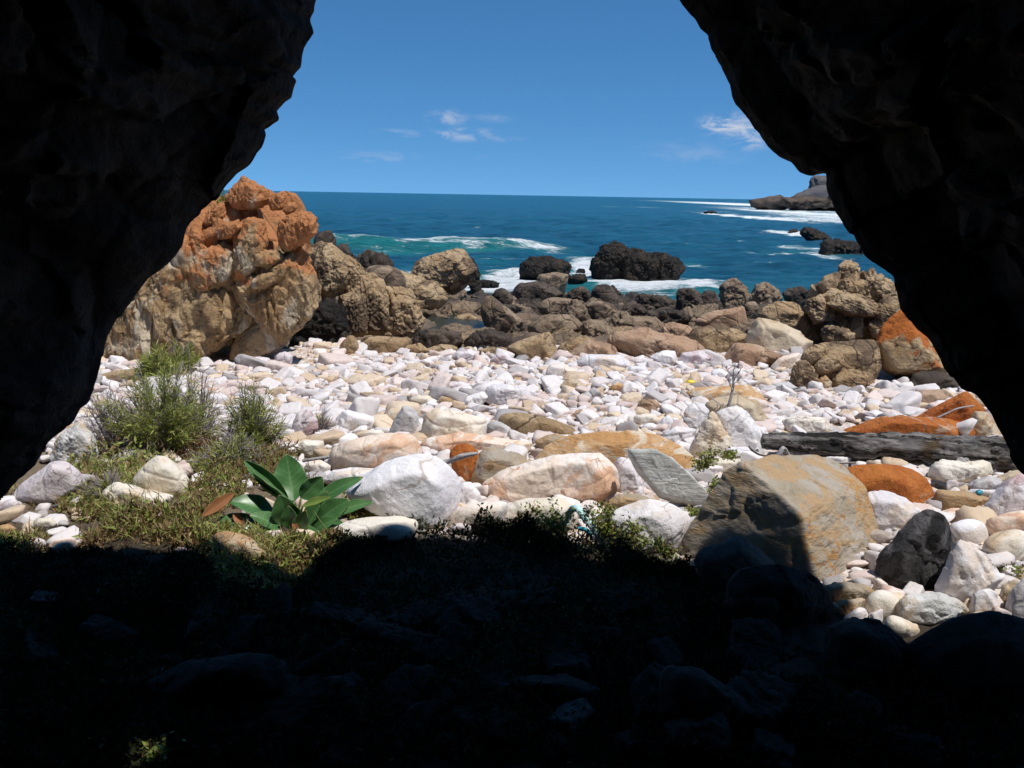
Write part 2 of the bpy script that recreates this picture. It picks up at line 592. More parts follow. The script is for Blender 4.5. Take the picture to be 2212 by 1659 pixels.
STY = {
    # p-norm, fbm amp, fbm freq, crack amp, cell freq, fine amp, facet amp, chipped faces, how deep they may cut
    'smooth': (26, 0.03, 1.2, 0.0, 1, 0.005, 0.025, 11, 0.87),
    'round': (8, 0.03, 1.3, 0.0, 1, 0.003, 0.0, 3, 0.93),
    'angular': (48, 0.02, 1.5, 0.0, 1.3, 0.007, 0.06, 16, 0.84),
    'slab': (44, 0.015, 2.0, 0.012, 2.5, 0.006, 0.03, 4, 0.94),
    'craggy': (40, 0.05, 1.6, 0.06, 1.9, 0.016, 0.17, 20, 0.80),
    'nodular': (40, 0.05, 1.6, 0.045, 2.2, 0.016, 0.14, 18, 0.82),
    'strata': (44, 0.035, 1.6, 0.03, 1.7, 0.014, 0.15, 20, 0.80),
    'layered': (36, 0.03, 2.0, 0.03, 1.8, 0.010, 0.08, 12, 0.86),
}


def hull_mesh(pts, style, lvl, seed, stretch=None, amp=1.0, edge=None):
    pts = np.asarray(pts, float)
    c = (pts.max(0) + pts.min(0)) / 2
    q = pts - c
    size = float(np.mean(pts.max(0) - pts.min(0))) / 2
    pl = hull_planes(q)
    keep = []
    for area, n, v in sorted(pl, key=lambda t: -t[0]):
        d = float(n @ v)
        hitp = False
        for kk in keep:
            if kk[0] @ n > 0.988:
                kk[1] = max(kk[1], d)
                hitp = True
                break
        if not hitp:
            keep.append([n, max(d, 0.02 * size)])
    ncut, deep = STY[style][7:9]
    rc = np.random.default_rng(seed * 7 + 3)
    for _ in range(ncut):
        n = rc.normal(size=3) * np.array([1, 1, 0.8])
        n /= np.linalg.norm(n)
        keep.append([n, float((q @ n).max()) * rc.uniform(deep, 0.98)])
    N = np.array([k[0] for k in keep])
    D = np.array([k[1] for k in keep])
    U, Fc = ico(lvl)
    p, fa, ff, wa, wf, fi, ft, _, _ = STY[style]
    if edge:
        p = edge
    s = np.maximum(U @ N.T, 0) / D[None]
    r = (np.sum(s ** p, 1)) ** (-1.0 / p)
    # even the vertices out over long shapes is not needed at this density
    V = U * r[:, None]
    # match the asked extents again
    V = V * ((q.max(0) - q.min(0)) / (V.max(0) - V.min(0)))[None] * 0.99
    V = V - (V.max(0) + V.min(0)) / 2 + (q.max(0) + q.min(0)) / 2
    off = np.array([seed * 3.7, seed * 1.9, seed * 5.3])
    X = V / size
    if stretch is not None:
        X = X @ np.asarray(stretch).T
    nn = vnormals(V, Fc)
    disp = fa * fbm(X * ff + off, 4, seed, 0.36 if style in ('smooth', 'round', 'angular') else 0.5)
    if wa or ft:
        warp = np.stack([vnoise(X * 2 + off, seed + 5), vnoise(X * 2 + off + 9, seed + 6), vnoise(X * 2 + off + 21, seed + 7)], 1) * 0.15
        f1, f2, idv, tl = worley(X * wf * (1 if wa else 1.6) + off + warp, seed, True)
        crack = np.clip((f2 - f1) / 0.07, 0, 1)
        soft = np.clip((f2 - f1) / 0.16, 0, 1) ** 0.6
        disp = disp + wa * ((idv - 0.5) * 0.9 * soft + (crack - 1) * 0.4) + ft * tl * (np.clip((f2 - f1) / 0.04, 0, 1) if style in ('angular', 'smooth') else soft)
        if style in ('craggy', 'nodular', 'layered', 'strata'):
            g1, g2, id2, t2 = worley(X * wf * 2.4 + off * 1.7 + warp * 1.3, seed + 9, True)
            cr2 = np.clip((g2 - g1) / 0.12, 0, 1) ** 0.6
            disp = disp + wa * 0.45 * ((id2 - 0.5) * cr2 + (cr2 - 1) * 0.3) + ft * (0.3 if style == 'angular' else 0.5) * t2 * cr2
        if style in ('craggy', 'nodular') and lvl > 5:
            h1, h2, id3, t3 = worley(X * wf * 5.5 + off * 2.1 + warp * 2, seed + 15, True)
            disp = disp + wa * 0.2 * (id3 - 0.5) + ft * 0.25 * t3
    if style == 'layered':
        zz = X @ np.array([0.35, 0.25, 0.9]) * 7 + 0.8 * vnoise(X * 1.5 + off, seed)
        zf = zz - np.floor(zz)
        disp = disp + 0.035 * (np.clip(zf / 0.8, 0, 1) - np.clip((zf - 0.8) / 0.2, 0, 1))
    if style == 'strata':
        zz = X @ np.array([0.78, -0.15, -0.5]) * 5.5 + 0.9 * vnoise(X * 1.4 + off, seed)
        zi = np.floor(zz)
        zf = zz - zi
        step = _hash(zi.astype(np.int64), 0 * zi.astype(np.int64), 0 * zi.astype(np.int64), seed)
        disp = disp + 0.075 * (step - 0.5) + 0.05 * (zf - 0.5) - 0.04 * (zf > 0.93)
    disp = disp + fi * fbm(X * 11 + off, 3, seed + 3)
    V = V + nn * (disp * size * amp)[:, None]
    return V + c, Fc


HERO = []      # (polygon in picture space, distance) used to keep cobbles from growing out of boulders
SEEDS = [0]


def rock(r, pts, mat, style, label, cat='boulder', name='boulder', by=None, k=0.75, front=0.62, back=0.75, drop=0.22,
         Y=None, lvl=None, group=None, stretch=None, amp=1.0, extra=None, edge=None, kind=None, sink=0.06, mid=0.35, seed=None):
    """a boulder from its outline r, pts; by is the picture row where it meets the ground"""
    V, Fc, a, Y = rock_geo(r, pts, style, by, k, front, back, drop, Y, lvl, stretch, amp, extra, edge, sink, mid, seed)
    org = np.array([V[:, 0].mean(), V[:, 1].mean(), V[:, 2].min()])
    o = mesh_obj(name, V, Fc, MATS[mat], origin=org)
    tag(o, label, cat, group, kind)
    HERO.append((a, Y))
    return o


def cluster(r, pieces, mat, style, label, cat, name, by=None, Y=None, **kw):
    """one rock mass grown from several overlapping blocks: pieces = (outline, metres nearer or farther, options)"""
    VV, FF, n = [], [], 0
    if Y is None:
        b0 = reg(r, pieces[0][0])
        Y = float(hit(np.array([b0[:, 0].mean()]), np.array([reg(r, [(0, by)])[0, 1]]))[0, 1])
    for pc in pieces:
        o = dict(k=0.75, front=0.62, back=0.75, drop=0.22, lvl=None, stretch=None, amp=1.0, extra=None, edge=None, sink=None, mid=0.35, seed=None, style=style)
        o.update(kw)
        if len(pc) > 2:
            o.update(pc[2])
        st = o.pop('style')
        V, Fc, a, _ = rock_geo(r, pc[0], st, None, o['k'], o['front'], o['back'], o['drop'], Y + pc[1], o['lvl'], o['stretch'], o['amp'], o['extra'], o['edge'], o['sink'], o['mid'], o['seed'])
        VV.append(V)
        FF.append(Fc + n)
        n += len(V)
        HERO.append((a, Y + pc[1]))
    V = np.vstack(VV)
    org = np.array([V[:, 0].mean(), V[:, 1].mean(), V[:, 2].min()])
    return tag(mesh_obj(name, V, np.vstack(FF), MATS[mat], origin=org), label, cat)


def rock_geo(r, pts, style, by, k, front, back, drop, Y, lvl, stretch, amp, extra, edge, sink, mid, seed):
    SEEDS[0] += 1
    sd = seed or SEEDS[0]
    a = reg(r, pts)
    xm = a[:, 0].mean()
    bot = a[:, 1].max() if by is None else (reg(r, [(0, by)])[0, 1] if r else by)
    if Y is None:
        Y = float(hit(np.array([xm]), np.array([bot]))[0, 1])
    w = (a[:, 0].max() - a[:, 0].min()) / F * Y
    h = (a[:, 1].max() - a[:, 1].min()) / F * Y
    t = k * max(w, 0.6 * h) if k < 20 else k
    c = np.array([(a[:, 0].max() + a[:, 0].min()) / 2, (a[:, 1].max() + a[:, 1].min()) / 2])
    ring = P(a[:, 0], a[:, 1], np.full(len(a), Y + mid * t))
    fr = c + (a - c) * front
    fr[:, 1] += drop * (a[:, 1].max() - a[:, 1].min()) * (1 - front)
    frp = P(fr[:, 0], fr[:, 1], np.full(len(a), Y))
    bk = c + (a - c) * back
    bkp = P(bk[:, 0], bk[:, 1], np.full(len(a), Y + t))
    bkp[:, 2] -= 0.1 * h
    allp = np.vstack([ring, frp, bkp])
    if Y < 60 and sink is not None:
        # the underside goes into the ground it stands on
        gz = g0(allp[:, 0], allp[:, 1]) if Y < 36 else 0 * allp[:, 0]
        low = ring[:, 2].min()
        base = allp[allp[:, 2] < low + 0.25 * h].copy()
        base[:, 2] = np.minimum(base[:, 2], (g0(base[:, 0], base[:, 1]) if Y < 36 else 0) - sink)
        allp = np.vstack([allp, base])
    if extra:
        e = np.array(extra, float)
        ea = reg(r, e[:, :2])
        allp = np.vstack([allp, P(ea[:, 0], ea[:, 1], Y + e[:, 2] * t)])
    px = a[:, 0].max() - a[:, 0].min()
    if lvl is None:
        lvl = 6 if px > 230 else 5 if px > 60 else 4
    V, Fc = hull_mesh(allp, style, lvl, sd, stretch, amp, edge)
    return V, Fc, a, Y


EX = {}
# ------------------------------------------------------------------ boulders near the cave
LOWB = 'boulder'
# hero block: every corner placed in depth so that its three faces turn as they do on the beach
def hero_block():
    SEEDS[0] += 1
    Y0 = float(hit(np.array([1700.]), np.array([1262.]))[0, 1])

    def at(x, y, d):
        a = reg(7, [(x, y)])[0]
        return P(np.array([a[0]]), np.array([a[1]]), np.array([Y0 + d]))[0]

    def on(plane, x, y):
        a = reg(7, [(x, y)])[0]
        d = ray(a[0], a[1])
        p, n = plane
        return CAM + d * (((p - CAM) @ n) / (d @ n))

    def plane(a, b, c):
        n = np.cross(b - a, c - a)
        return a, n / np.linalg.norm(n)
    A, B, C = at(380, 640, .335), at(835, 1330, 0), at(20, 1150, .42)
    left = plane(A, B, C)
    K = on(left, 700, 895)
    T1 = at(960, 660, .95)
    top = plane(A, K, T1)
    Rr = at(1265, 1180, .55)
    right = plane(K, B, Rr)
    pts = [A, B, C, K, T1, Rr]
    pts += [on(left, *q) for q in [(290, 690), (220, 830), (100, 1040), (0, 1260), (560, 780), (800, 1120), (640, 1440), (300, 1440)]]
    pts += [on(top, *q) for q in [(640, 645), (1040, 695)]]
    pts += [on(right, *q) for q in [(1165, 785), (1225, 950), (1240, 1330), (1100, 1425), (960, 1440)]]
    pts = np.array(pts)
    bk = np.array([at(x, y, 1.2) for x, y in [(660, 690), (960, 700), (1080, 760), (1150, 900), (1180, 1100), (700, 900)]])
    lo = pts[pts[:, 2] < 2.25].copy()
    lo[:, 2] = 1.9
    V, Fc = hull_mesh(np.vstack([pts, bk, lo]), 'slab', 7, 3, amp=0.9, edge=70)
    org = np.array([V[:, 0].mean(), V[:, 1].mean(), V[:, 2].min()])
    o = mesh_obj('boulder', V, Fc, MATS['grey_tan'], origin=org)
    tag(o, 'large square-cut grey and tan block with a sharp corner turned to the cave', 'boulder')
    HERO.append((reg(7, [(380, 640), (220, 830), (0, 1260), (640, 1420), (960, 1440), (1240, 1330), (1265, 1180), (1170, 780), (960, 660)]), Y0))


hero_block()

rock(7, [(1245, 1380), (1262, 1270), (1370, 1130), (1500, 990), (1590, 955), (1690, 990), (1750, 1080), (1775, 1200), (1740, 1340), (1640, 1450), (1500, 1480), (1350, 1440)], 'charcoal_rock', 'angular', 'charcoal black pointed rock standing right of the square block', Y=None, by=1470, k=0.8, lvl=6, amp=0.8)
rock(7, [(1045, 690), (1200, 660), (1400, 655), (1530, 700), (1610, 790), (1650, 900), (1655, 990), (1550, 1020), (1350, 960), (1100, 840)], 'orange_lichen', 'smooth', 'rounded bright orange boulder behind the square block and under the log', by=960, k=0.7)
rock(7, [(1190, 850), (1230, 835), (1330, 830), (1450, 870), (1540, 965), (1500, 1020), (1380, 1120), (1240, 1100)], 'white_quartzite', 'angular', 'white sloping boulder wedged between square block and charcoal rock', by=1110)
rock(7, [(1000, 462), (1090, 425), (1180, 392), (1250, 368), (1400, 355), (1700, 360), (1850, 400), (1925, 450), (1910, 500), (1060, 500)], 'orange_lichen', 'slab', 'low orange slab lying just behind the grey log', by=520, k=0.5)
rock(7, [(1510, 365), (1680, 280), (1840, 195), (1900, 240), (1960, 300), (1960, 400), (1870, 430), (1650, 400)], 'orange_lichen', 'slab', 'tilted orange slab leaning up towards the right cave wall', by=480, k=0.4)
rock(7, [(1870, 400), (1900, 320), (1980, 330), (2050, 440), (2080, 520), (1910, 520)], 'tan_stone', 'angular', 'tan broken rock at the end of the tilted orange slab', by=500, k=0.6)
rock(7, [(1930, 1020), (1960, 930), (2020, 860), (2100, 770), (2170, 715), (2230, 730), (2320, 900), (2300, 1010), (2000, 1035)], 'lilac_stone', 'angular', 'pale lilac-grey boulder rising at the right edge below the log', by=1030)
rock(7, [(1735, 1060), (1850, 1015), (1960, 1040), (1992, 1110), (1960, 1215), (1800, 1190)], 'smooth_white', 'round', 'smooth round white boulder behind the charcoal rock', by=1200, k=0.9)
rock(7, [(1960, 1085), (1975, 1030), (2080, 990), (2220, 955), (2330, 1000), (2330, 1110), (2000, 1130)], 'peach_stone', 'smooth', 'pinkish smooth boulder above the speckled round one at the right edge', by=1150)
rock(7, [(1930, 1220), (1960, 1140), (2060, 1090), (2190, 1080), (2290, 1150), (2280, 1280), (2200, 1320), (2050, 1315)], 'cream_stone', 'round', 'round cream boulder with rusty specks at the right edge', by=1310, k=0.9)
rock(7, [(1620, 1490), (1720, 1300), (1770, 1140), (1900, 1215), (2020, 1300), (2090, 1400), (2000, 1480), (1820, 1570)], 'white_quartzite', 'angular', 'large white wedge boulder sloping down right of the charcoal rock', by=1560, k=0.7)
rock(7, [(1655, 975), (1750, 940), (1850, 950), (1935, 1005), (1740, 1050)], 'peach_stone', 'smooth', 'flat pinkish tan stone between the orange boulder and lilac boulder', by=1040)
rock(7, [(1630, 890), (1660, 825), (1850, 840), (2010, 890), (1960, 965), (1680, 950)], 'grey_tan', 'slab', 'flat grey and tan slab in front of the dark round stone', by=950, k=0.4)
rock(7, [(1840, 815), (1900, 760), (2000, 735), (2065, 780), (2000, 870), (1920, 850)], 'grey_stone', 'angular', 'grey and white stone below the right end of the log', by=860)
rock(7, [(1605, 805), (1620, 780), (1650, 765), (1710, 778), (1735, 840), (1640, 840)], 'charcoal_rock', 'round', 'small black rounded stone resting on the flat slab', by=835)
rock(7, [(1610, 690), (1650, 765), (1750, 792), (1880, 765), (2020, 720), (1990, 650), (1700, 640)], 'cream_stone', 'layered', 'pale cracked boulder propping the grey log from below', by=790)
rock(7, [(2000, 790), (2030, 740), (2150, 700), (2230, 700), (2190, 780), (2060, 850)], 'tan_stone', 'angular', 'tan stone between the log end and the lilac boulder', by=840)
rock(7, [(1188, 1590), (1200, 1530), (1240, 1485), (1300, 1470), (1390, 1510), (1432, 1590), (1400, 1645), (1300, 1665), (1220, 1650)], 'cream_stone', 'round', 'egg-shaped tan stone sitting against the marbled grey rock', by=1655, k=0.9)
rock(7, [(1390, 1570), (1470, 1490), (1620, 1482), (1740, 1490), (1800, 1530), (1850, 1600), (1740, 1690), (1460, 1710)], 'marbled', 'angular', 'marbled grey and white rock in front of the charcoal rock', by=1700, k=0.7, lvl=6)
rock(7, [(1870, 1570), (1895, 1490), (1980, 1455), (2030, 1490), (2070, 1620), (1850, 1640)], 'white_quartzite', 'smooth', 'small upright white stone right of the marbled rock', by=1640)
rock(7, [(2095, 1610), (2130, 1480), (2215, 1385), (2300, 1400), (2320, 1640), (2150, 1680)], 'grey_stone', 'smooth', 'grey rounded boulder cut by the right edge of view', by=1670)
rock(7, [(2035, 1580), (2070, 1440), (2180, 1395), (2160, 1500), (2110, 1610)], 'tan_stone', 'angular', 'tan angular stone between upright white stone and grey boulder', by=1610)
rock(7, [(1815, 1570), (1850, 1522), (1885, 1560), (1850, 1610)], 'cream_stone', 'smooth', 'little pointed pale pebble beside the upright white stone', by=1605)
rock(7, [(1840, 1640), (1900, 1610), (2060, 1600), (2070, 1660), (1860, 1690)], 'tan_stone', 'slab', 'flat tan stone under the upright white stone', by=1690)
rock(7, [(930, 1440), (1080, 1420), (1180, 1440), (1255, 1470), (1210, 1530), (1000, 1540)], 'grey_tan', 'layered', 'layered tan rock at the foot of the square block', by=1560)
rock(7, [(970, 1570), (1050, 1540), (1200, 1520), (1150, 1630), (1010, 1660)], 'tan_stone', 'layered', 'dark-seamed tan rock below the layered one near the shadow edge', by=1650)
rock(7, [(1030, 1670), (1060, 1640), (1150, 1580), (1200, 1590), (1225, 1670), (1100, 1690)], 'white_quartzite', 'round', 'white pebble left of the egg-shaped tan stone', by=1680)
rock(0, [(1905, 1360), (1912, 1338), (1930, 1328), (1960, 1338), (1988, 1362), (1975, 1380), (1940, 1384), (1915, 1375)], 'cream_stone', 'round', 'small cream egg pebble in front of the tan egg-shaped stone', k=1.0)
rock(0, [(1950, 1400), (2000, 1370), (2050, 1340), (2070, 1345), (2030, 1390), (1975, 1425)], 'grey_stone', 'slab', 'thin grey slab tilted against the marbled rock', k=0.5)
rock(7, [(1240, 1470), (1250, 1390), (1300, 1400), (1345, 1440), (1320, 1480)], 'white_quartzite', 'angular', 'white chip showing between square block and charcoal rock', by=1490)
rock(7, [(1190, 1090), (1240, 1080), (1330, 1090), (1380, 1130), (1300, 1190), (1220, 1200)], 'grey_stone', 'smooth', 'bluish grey stone tucked behind the charcoal rock', by=1180)
rock(7, [(1955, 1260), (1985, 1232), (2025, 1250), (2035, 1300), (1990, 1300)], 'smooth_white', 'round', 'tiny bright white pebble on the wedge boulder', by=1290)
rock(7, [(2120, 1330), (2180, 1290), (2260, 1280), (2260, 1350), (2150, 1350)], 'grey_stone', 'smooth', 'small grey stone under the speckled cream boulder', by=1350)

# pale peaks and slabs behind the block
rock(6, [(1005, 568), (1040, 560), (1110, 562), (1190, 590), (1300, 645), (1420, 740), (1545, 860), (1530, 900), (1490, 925), (1370, 910), (1250, 870), (1180, 800), (1100, 700), (1040, 640)], 'slate', 'slab', 'flat pale grey-green slate slab tilted up on edge', cat='slab', name='rock_slab', by=960, front=0.94, back=0.96, k=0.16, drop=-0.3, mid=0.4, sink=None, lvl=6)
rock(6, [(850, 1020), (900, 985), (1000, 930), (1150, 890), (1290, 902), (1380, 960), (1435, 1035), (1390, 1150), (1300, 1260), (1050, 1265), (900, 1150)], 'white_quartzite', 'smooth', 'large pale smooth boulder in front of the slate slab', by=1260, lvl=6, k=0.7)
rock(6, [(855, 925), (960, 848), (1100, 858), (1170, 895), (1100, 960), (930, 970)], 'grey_tan', 'angular', 'grey-tan stone between the long peach boulder and slate slab', by=990)
rock(6, [(920, 640), (960, 615), (1020, 625), (1085, 700), (1105, 830), (1120, 880), (960, 860)], 'lilac_stone', 'angular', 'pink-veined white rock under the upper end of slate slab', by=880)
rock(6, [(1405, 570), (1415, 530), (1440, 490), (1500, 400), (1555, 325), (1600, 400), (1680, 545), (1640, 610), (1430, 620)], 'cream_stone', 'layered', 'cream layered rock rising to a sharp peak left of its twin', by=640, k=0.55)
rock(6, [(1570, 320), (1640, 290), (1740, 283), (1790, 330), (1830, 400), (1870, 470), (1890, 590), (1800, 600), (1680, 560), (1600, 470)], 'white_quartzite', 'angular', 'tall white block with pale ribs below the dead sapling', by=620, k=0.55)
rock(6, [(1630, 580), (1660, 550), (1750, 548), (1850, 590), (1945, 640), (1750, 680), (1660, 640)], 'white_quartzite', 'smooth', 'low white stone lying left of the log end', by=680)
rock(6, [(1540, 690), (1560, 632), (1640, 625), (1735, 632), (1700, 720), (1580, 720)], 'cream_stone', 'smooth', 'low pale stone behind the top corner of square block', by=720)
rock(6, [(1215, 495), (1260, 455), (1320, 418), (1400, 425), (1455, 440), (1430, 510), (1290, 540)], 'white_quartzite', 'angular', 'white angular rock behind the orange-tan slab crest', by=535)
rock(6, [(1365, 335), (1400, 285), (1440, 268), (1500, 290), (1535, 330), (1460, 430), (1390, 390)], 'white_quartzite', 'nodular', 'cracked white rock left of the two pale peaks', by=440, amp=0.6)
rock(6, [(1045, 380), (1060, 350), (1110, 335), (1180, 340), (1212, 385), (1160, 412), (1080, 410)], 'cream_stone', 'smooth', 'rounded yellowish cobble near the dark lilac rock', by=415)
rock(6, [(1068, 300), (1085, 255), (1130, 245), (1190, 248), (1222, 290), (1190, 335), (1100, 330)], 'pink_brown', 'angular', 'dark purplish broken rock on the white cobbles', by=335)
rock(6, [(1360, 210), (1375, 195), (1450, 160), (1640, 148), (1810, 155), (1880, 215), (1930, 280), (1850, 310), (1500, 270), (1400, 245)], 'orange_slab', 'slab', 'broad orange-banded slab behind the dead sapling', cat='slab', name='rock_slab', by=290, k=0.6)
rock(6, [(1485, 295), (1590, 238), (1740, 222), (1860, 265), (1900, 330), (1925, 400), (1800, 420), (1560, 380)], 'tan_stone', 'angular', 'brown-tan rock at the foot of the orange-banded slab', by=420, k=0.6)
rock(7, [(668, 420), (675, 375), (720, 358), (800, 358), (970, 378), (992, 450), (985, 480), (680, 480)], 'cream_stone', 'angular', 'squat yellow-tan rock above the left end of the log', by=480, k=0.6)
rock(6, [(1362, 370), (1390, 352), (1430, 375), (1475, 430), (1440, 440), (1385, 418)], 'grey_stone', 'layered', 'thin dark grey stone leaning on cracked white rock', by=440)
rock(6, [(1095, 430), (1130, 398), (1180, 400), (1215, 435), (1180, 460), (1110, 458)], 'smooth_white', 'round', 'white rounded cobble below the yellowish cobble', by=460)
rock(6, [(1208, 420), (1230, 370), (1270, 350), (1300, 390), (1260, 450), (1220, 450)], 'smooth_white', 'smooth', 'upright white stone beside the cracked white rock', by=455)
rock(7, [(360, 420), (560, 420), (600, 470), (560, 500), (480, 480)], 'white_quartzite', 'angular', 'white flake stone between white ribbed block and yellow-tan rock', by=500)

# white boulders in the middle
rock(5, [(390, 840), (430, 790), (500, 750), (640, 655), (760, 608), (900, 588), (990, 618), (1080, 700), (1140, 765), (1145, 840), (1125, 900), (1110, 965), (1060, 1075), (880, 1095), (850, 1000), (700, 940), (450, 900)], 'smooth_white', 'smooth', 'biggest smooth white boulder behind the broad-leaved plant', by=1085, k=0.75, lvl=6)
rock(5, [(290, 580), (320, 550), (420, 500), (560, 480), (720, 458), (830, 485), (885, 560), (905, 620), (750, 690), (640, 720), (430, 720), (310, 660)], 'peach_stone', 'smooth', 'peach boulder with rusty veins behind the biggest white one', by=740, k=0.7)
rock(5, [(245, 775), (330, 700), (450, 680), (600, 690), (560, 760), (420, 810)], 'white_quartzite', 'smooth', 'low white stone left of the biggest white boulder', by=830)
rock(5, [(875, 450), (890, 390), (910, 340), (985, 303), (1080, 310), (1200, 343), (1305, 370), (1310, 510), (1080, 520), (880, 520)], 'cream_stone', 'angular', 'pale squarish cream boulder behind a rust-strapped slab', by=540, k=0.6)
rock(5, [(875, 530), (940, 480), (1060, 458), (1300, 462), (1500, 500), (1605, 508), (1595, 585), (1350, 620), (930, 620)], 'peach_stone', 'slab', 'low pale slab banded with rusty veins', cat='slab', name='rock_slab', by=625, k=0.4)
rock(5, [(678, 455), (730, 360), (790, 283), (870, 345), (885, 430), (855, 490), (750, 490)], 'grey_stone', 'angular', 'pale grey three-cornered stone standing on edge', by=495)
rock(5, [(318, 405), (345, 355), (370, 335), (420, 318), (560, 358), (640, 388), (648, 430), (450, 445), (335, 450)], 'white_quartzite', 'angular', 'white angular stone left of the three-cornered one', by=450)
rock(5, [(168, 350), (290, 378), (335, 445), (250, 455), (180, 400)], 'orange_slab', 'slab', 'flat orange-tan stone beside the right shrub', by=460)
rock(5, [(50, 460), (70, 380), (95, 330), (165, 308), (220, 380), (235, 450), (140, 500)], 'lilac_stone', 'angular', 'pale lilac stone touching the right shrub', by=495)
rock(5, [(1380, 390), (1395, 355), (1425, 338), (1530, 333), (1680, 363), (1800, 415), (1895, 468), (1820, 500), (1600, 480), (1450, 460)], 'ochre_rock', 'smooth', 'flat brown rock on the cobbles behind the orange-tan slab', by=490, k=0.5, amp=0.7)
rock(5, [(1305, 405), (1345, 385), (1400, 388), (1465, 430), (1490, 480), (1330, 485)], 'grey_stone', 'smooth', 'bluish grey stone left of the flat brown rock', by=490)
rock(5, [(1620, 520), (1700, 470), (1760, 465), (1850, 500), (1760, 560), (1650, 590)], 'grey_tan', 'angular', 'small grey and cream stone at the left tip of orange-tan slab', by=590)
rock(6, [(385, 660), (430, 600), (520, 545), (600, 500), (700, 470), (800, 448), (1000, 438), (1130, 448), (1250, 530), (1350, 580), (1430, 660), (1505, 810), (1400, 830), (1000, 760), (700, 730), (450, 700)], 'orange_slab', 'smooth', 'long domed orange-tan slab in the middle of the boulders', cat='slab', name='rock_slab', by=760, k=0.45, lvl=7, amp=0.9)
rock(5, [(1262, 830), (1275, 800), (1300, 775), (1400, 735), (1640, 655), (1850, 598), (2040, 578), (2110, 640), (2165, 710), (2170, 840), (2000, 880), (1900, 890), (1640, 890), (1400, 930), (1290, 900)], 'peach_stone', 'slab', 'long flat-topped peach boulder with a lilac right end', by=930, k=0.5, lvl=6, edge=30, front=0.78, drop=0.5, amp=1.2)
rock(5, [(1185, 770), (1215, 690), (1262, 580), (1330, 553), (1500, 588), (1580, 650), (1500, 760), (1290, 820)], 'grey_tan', 'angular', 'grey-brown four-sided stone with a pink top edge', by=820)
rock(5, [(1070, 605), (1100, 552), (1165, 530), (1230, 555), (1262, 620), (1245, 700), (1160, 790), (1100, 720)], 'orange_lichen', 'round', 'round orange stone half hidden under grey driftwood', by=790, k=0.9)
rock(5, [(1050, 1085), (1060, 1040), (1090, 985), (1170, 930), (1300, 908), (1450, 898), (1420, 1000), (1390, 1090), (1210, 1110)], 'peach_stone', 'round', 'pinkish tan rounded boulder in front of the long peach one', by=1110)
rock(5, [(1375, 1060), (1385, 990), (1450, 912), (1560, 878), (1750, 868), (1865, 918), (1905, 1010), (1860, 1090), (1600, 1110), (1420, 1100)], 'cream_stone', 'smooth', 'pale rounded boulder with dark cracks beside the plastic scrap', by=1110)
rock(5, [(1060, 1090), (1095, 1050), (1150, 1038), (1210, 1055), (1220, 1095), (1120, 1110)], 'lilac_stone', 'round', 'small pinkish stone at the shadow edge below pinkish boulder', by=1110)
rock(5, [(1110, 890), (1130, 820), (1150, 785), (1210, 775), (1270, 840), (1280, 910), (1160, 935)], 'white_quartzite', 'smooth', 'small white stone between biggest white and long peach boulders', by=930)
rock(5, [(1210, 830), (1220, 802), (1250, 792), (1276, 815), (1270, 850), (1235, 858)], 'smooth_white', 'round', 'bluish white egg pebble at the left end of long peach boulder', by=858)
rock(5, [(195, 1180), (250, 1120), (350, 1045), (480, 1008), (700, 988), (830, 1008), (875, 1060), (830, 1130), (560, 1170), (280, 1230)], 'cream_stone', 'smooth', 'low whitish boulder right below the broad-leaved plant', by=1180)
rock(5, [(660, 420), (655, 350), (700, 300), (740, 310), (740, 380), (690, 430)], 'cream_stone', 'smooth', 'tan stone hidden behind the three-cornered grey stone', by=430)
rock(5, [(430, 480), (520, 440), (640, 440), (660, 480), (540, 500)], 'cream_stone', 'smooth', 'flat cream stone in front of the white angular stone', by=500)
rock(5, [(130, 700), (150, 650), (240, 635), (310, 670), (290, 720), (200, 740)], 'peach_stone', 'smooth', 'pinkish stone just right of the upright broad leaf', by=740)
rock(5, [(80, 560), (130, 510), (270, 510), (280, 600), (160, 620)], 'cream_stone', 'slab', 'flat pale stone left of the peach veined boulder', by=620)

# among the plants on the left
rock(4, [(1355, 1120), (1420, 1095), (1500, 1092), (1620, 1138), (1700, 1205), (1795, 1300), (1750, 1345), (1490, 1360), (1440, 1250)], 'tan_stone', 'smooth', 'tan boulder under the broad-leaved plant at the shadow edge', by=1350)
rock(4, [(835, 800), (870, 740), (910, 690), (1000, 608), (1065, 608), (1130, 655), (1200, 740), (1250, 850), (1100, 890), (880, 860)], 'cream_stone', 'smooth', 'pointed cream boulder among green ground cover', by=880)
rock(4, [(615, 890), (640, 840), (730, 775), (900, 800), (1110, 855), (1100, 940), (970, 985), (640, 985)], 'cream_stone', 'angular', 'pale wedge rock below the pointed cream boulder', by=985)
rock(4, [(80, 870), (140, 790), (240, 718), (330, 638), (430, 638), (520, 698), (560, 800), (380, 930), (100, 930)], 'lilac_stone', 'smooth', 'large pale boulder close against the left cave wall', by=930)
rock(4, [(320, 600), (350, 520), (400, 468), (520, 385), (620, 500), (620, 640), (480, 680), (340, 660)], 'marbled', 'layered', 'grey banded boulder higher up beside the left cave wall', by=690)
rock(4, [(600, 110), (680, 85), (800, 55), (900, 48), (940, 85), (800, 135), (650, 150)], 'ochre_rock', 'smooth', 'flat tan boulder at the foot of the big outcrop', by=140, amp=0.6)
rock(4, [(300, 1190), (350, 1150), (470, 1140), (500, 1190), (420, 1240)], 'peach_stone', 'smooth', 'small pinkish stone in the ground cover by the shadow', by=1240)
rock(4, [(-60, 1200), (-20, 1150), (40, 1140), (70, 1200), (0, 1230)], 'peach_stone', 'smooth', 'pale stone cut by the left edge of view', by=1230)
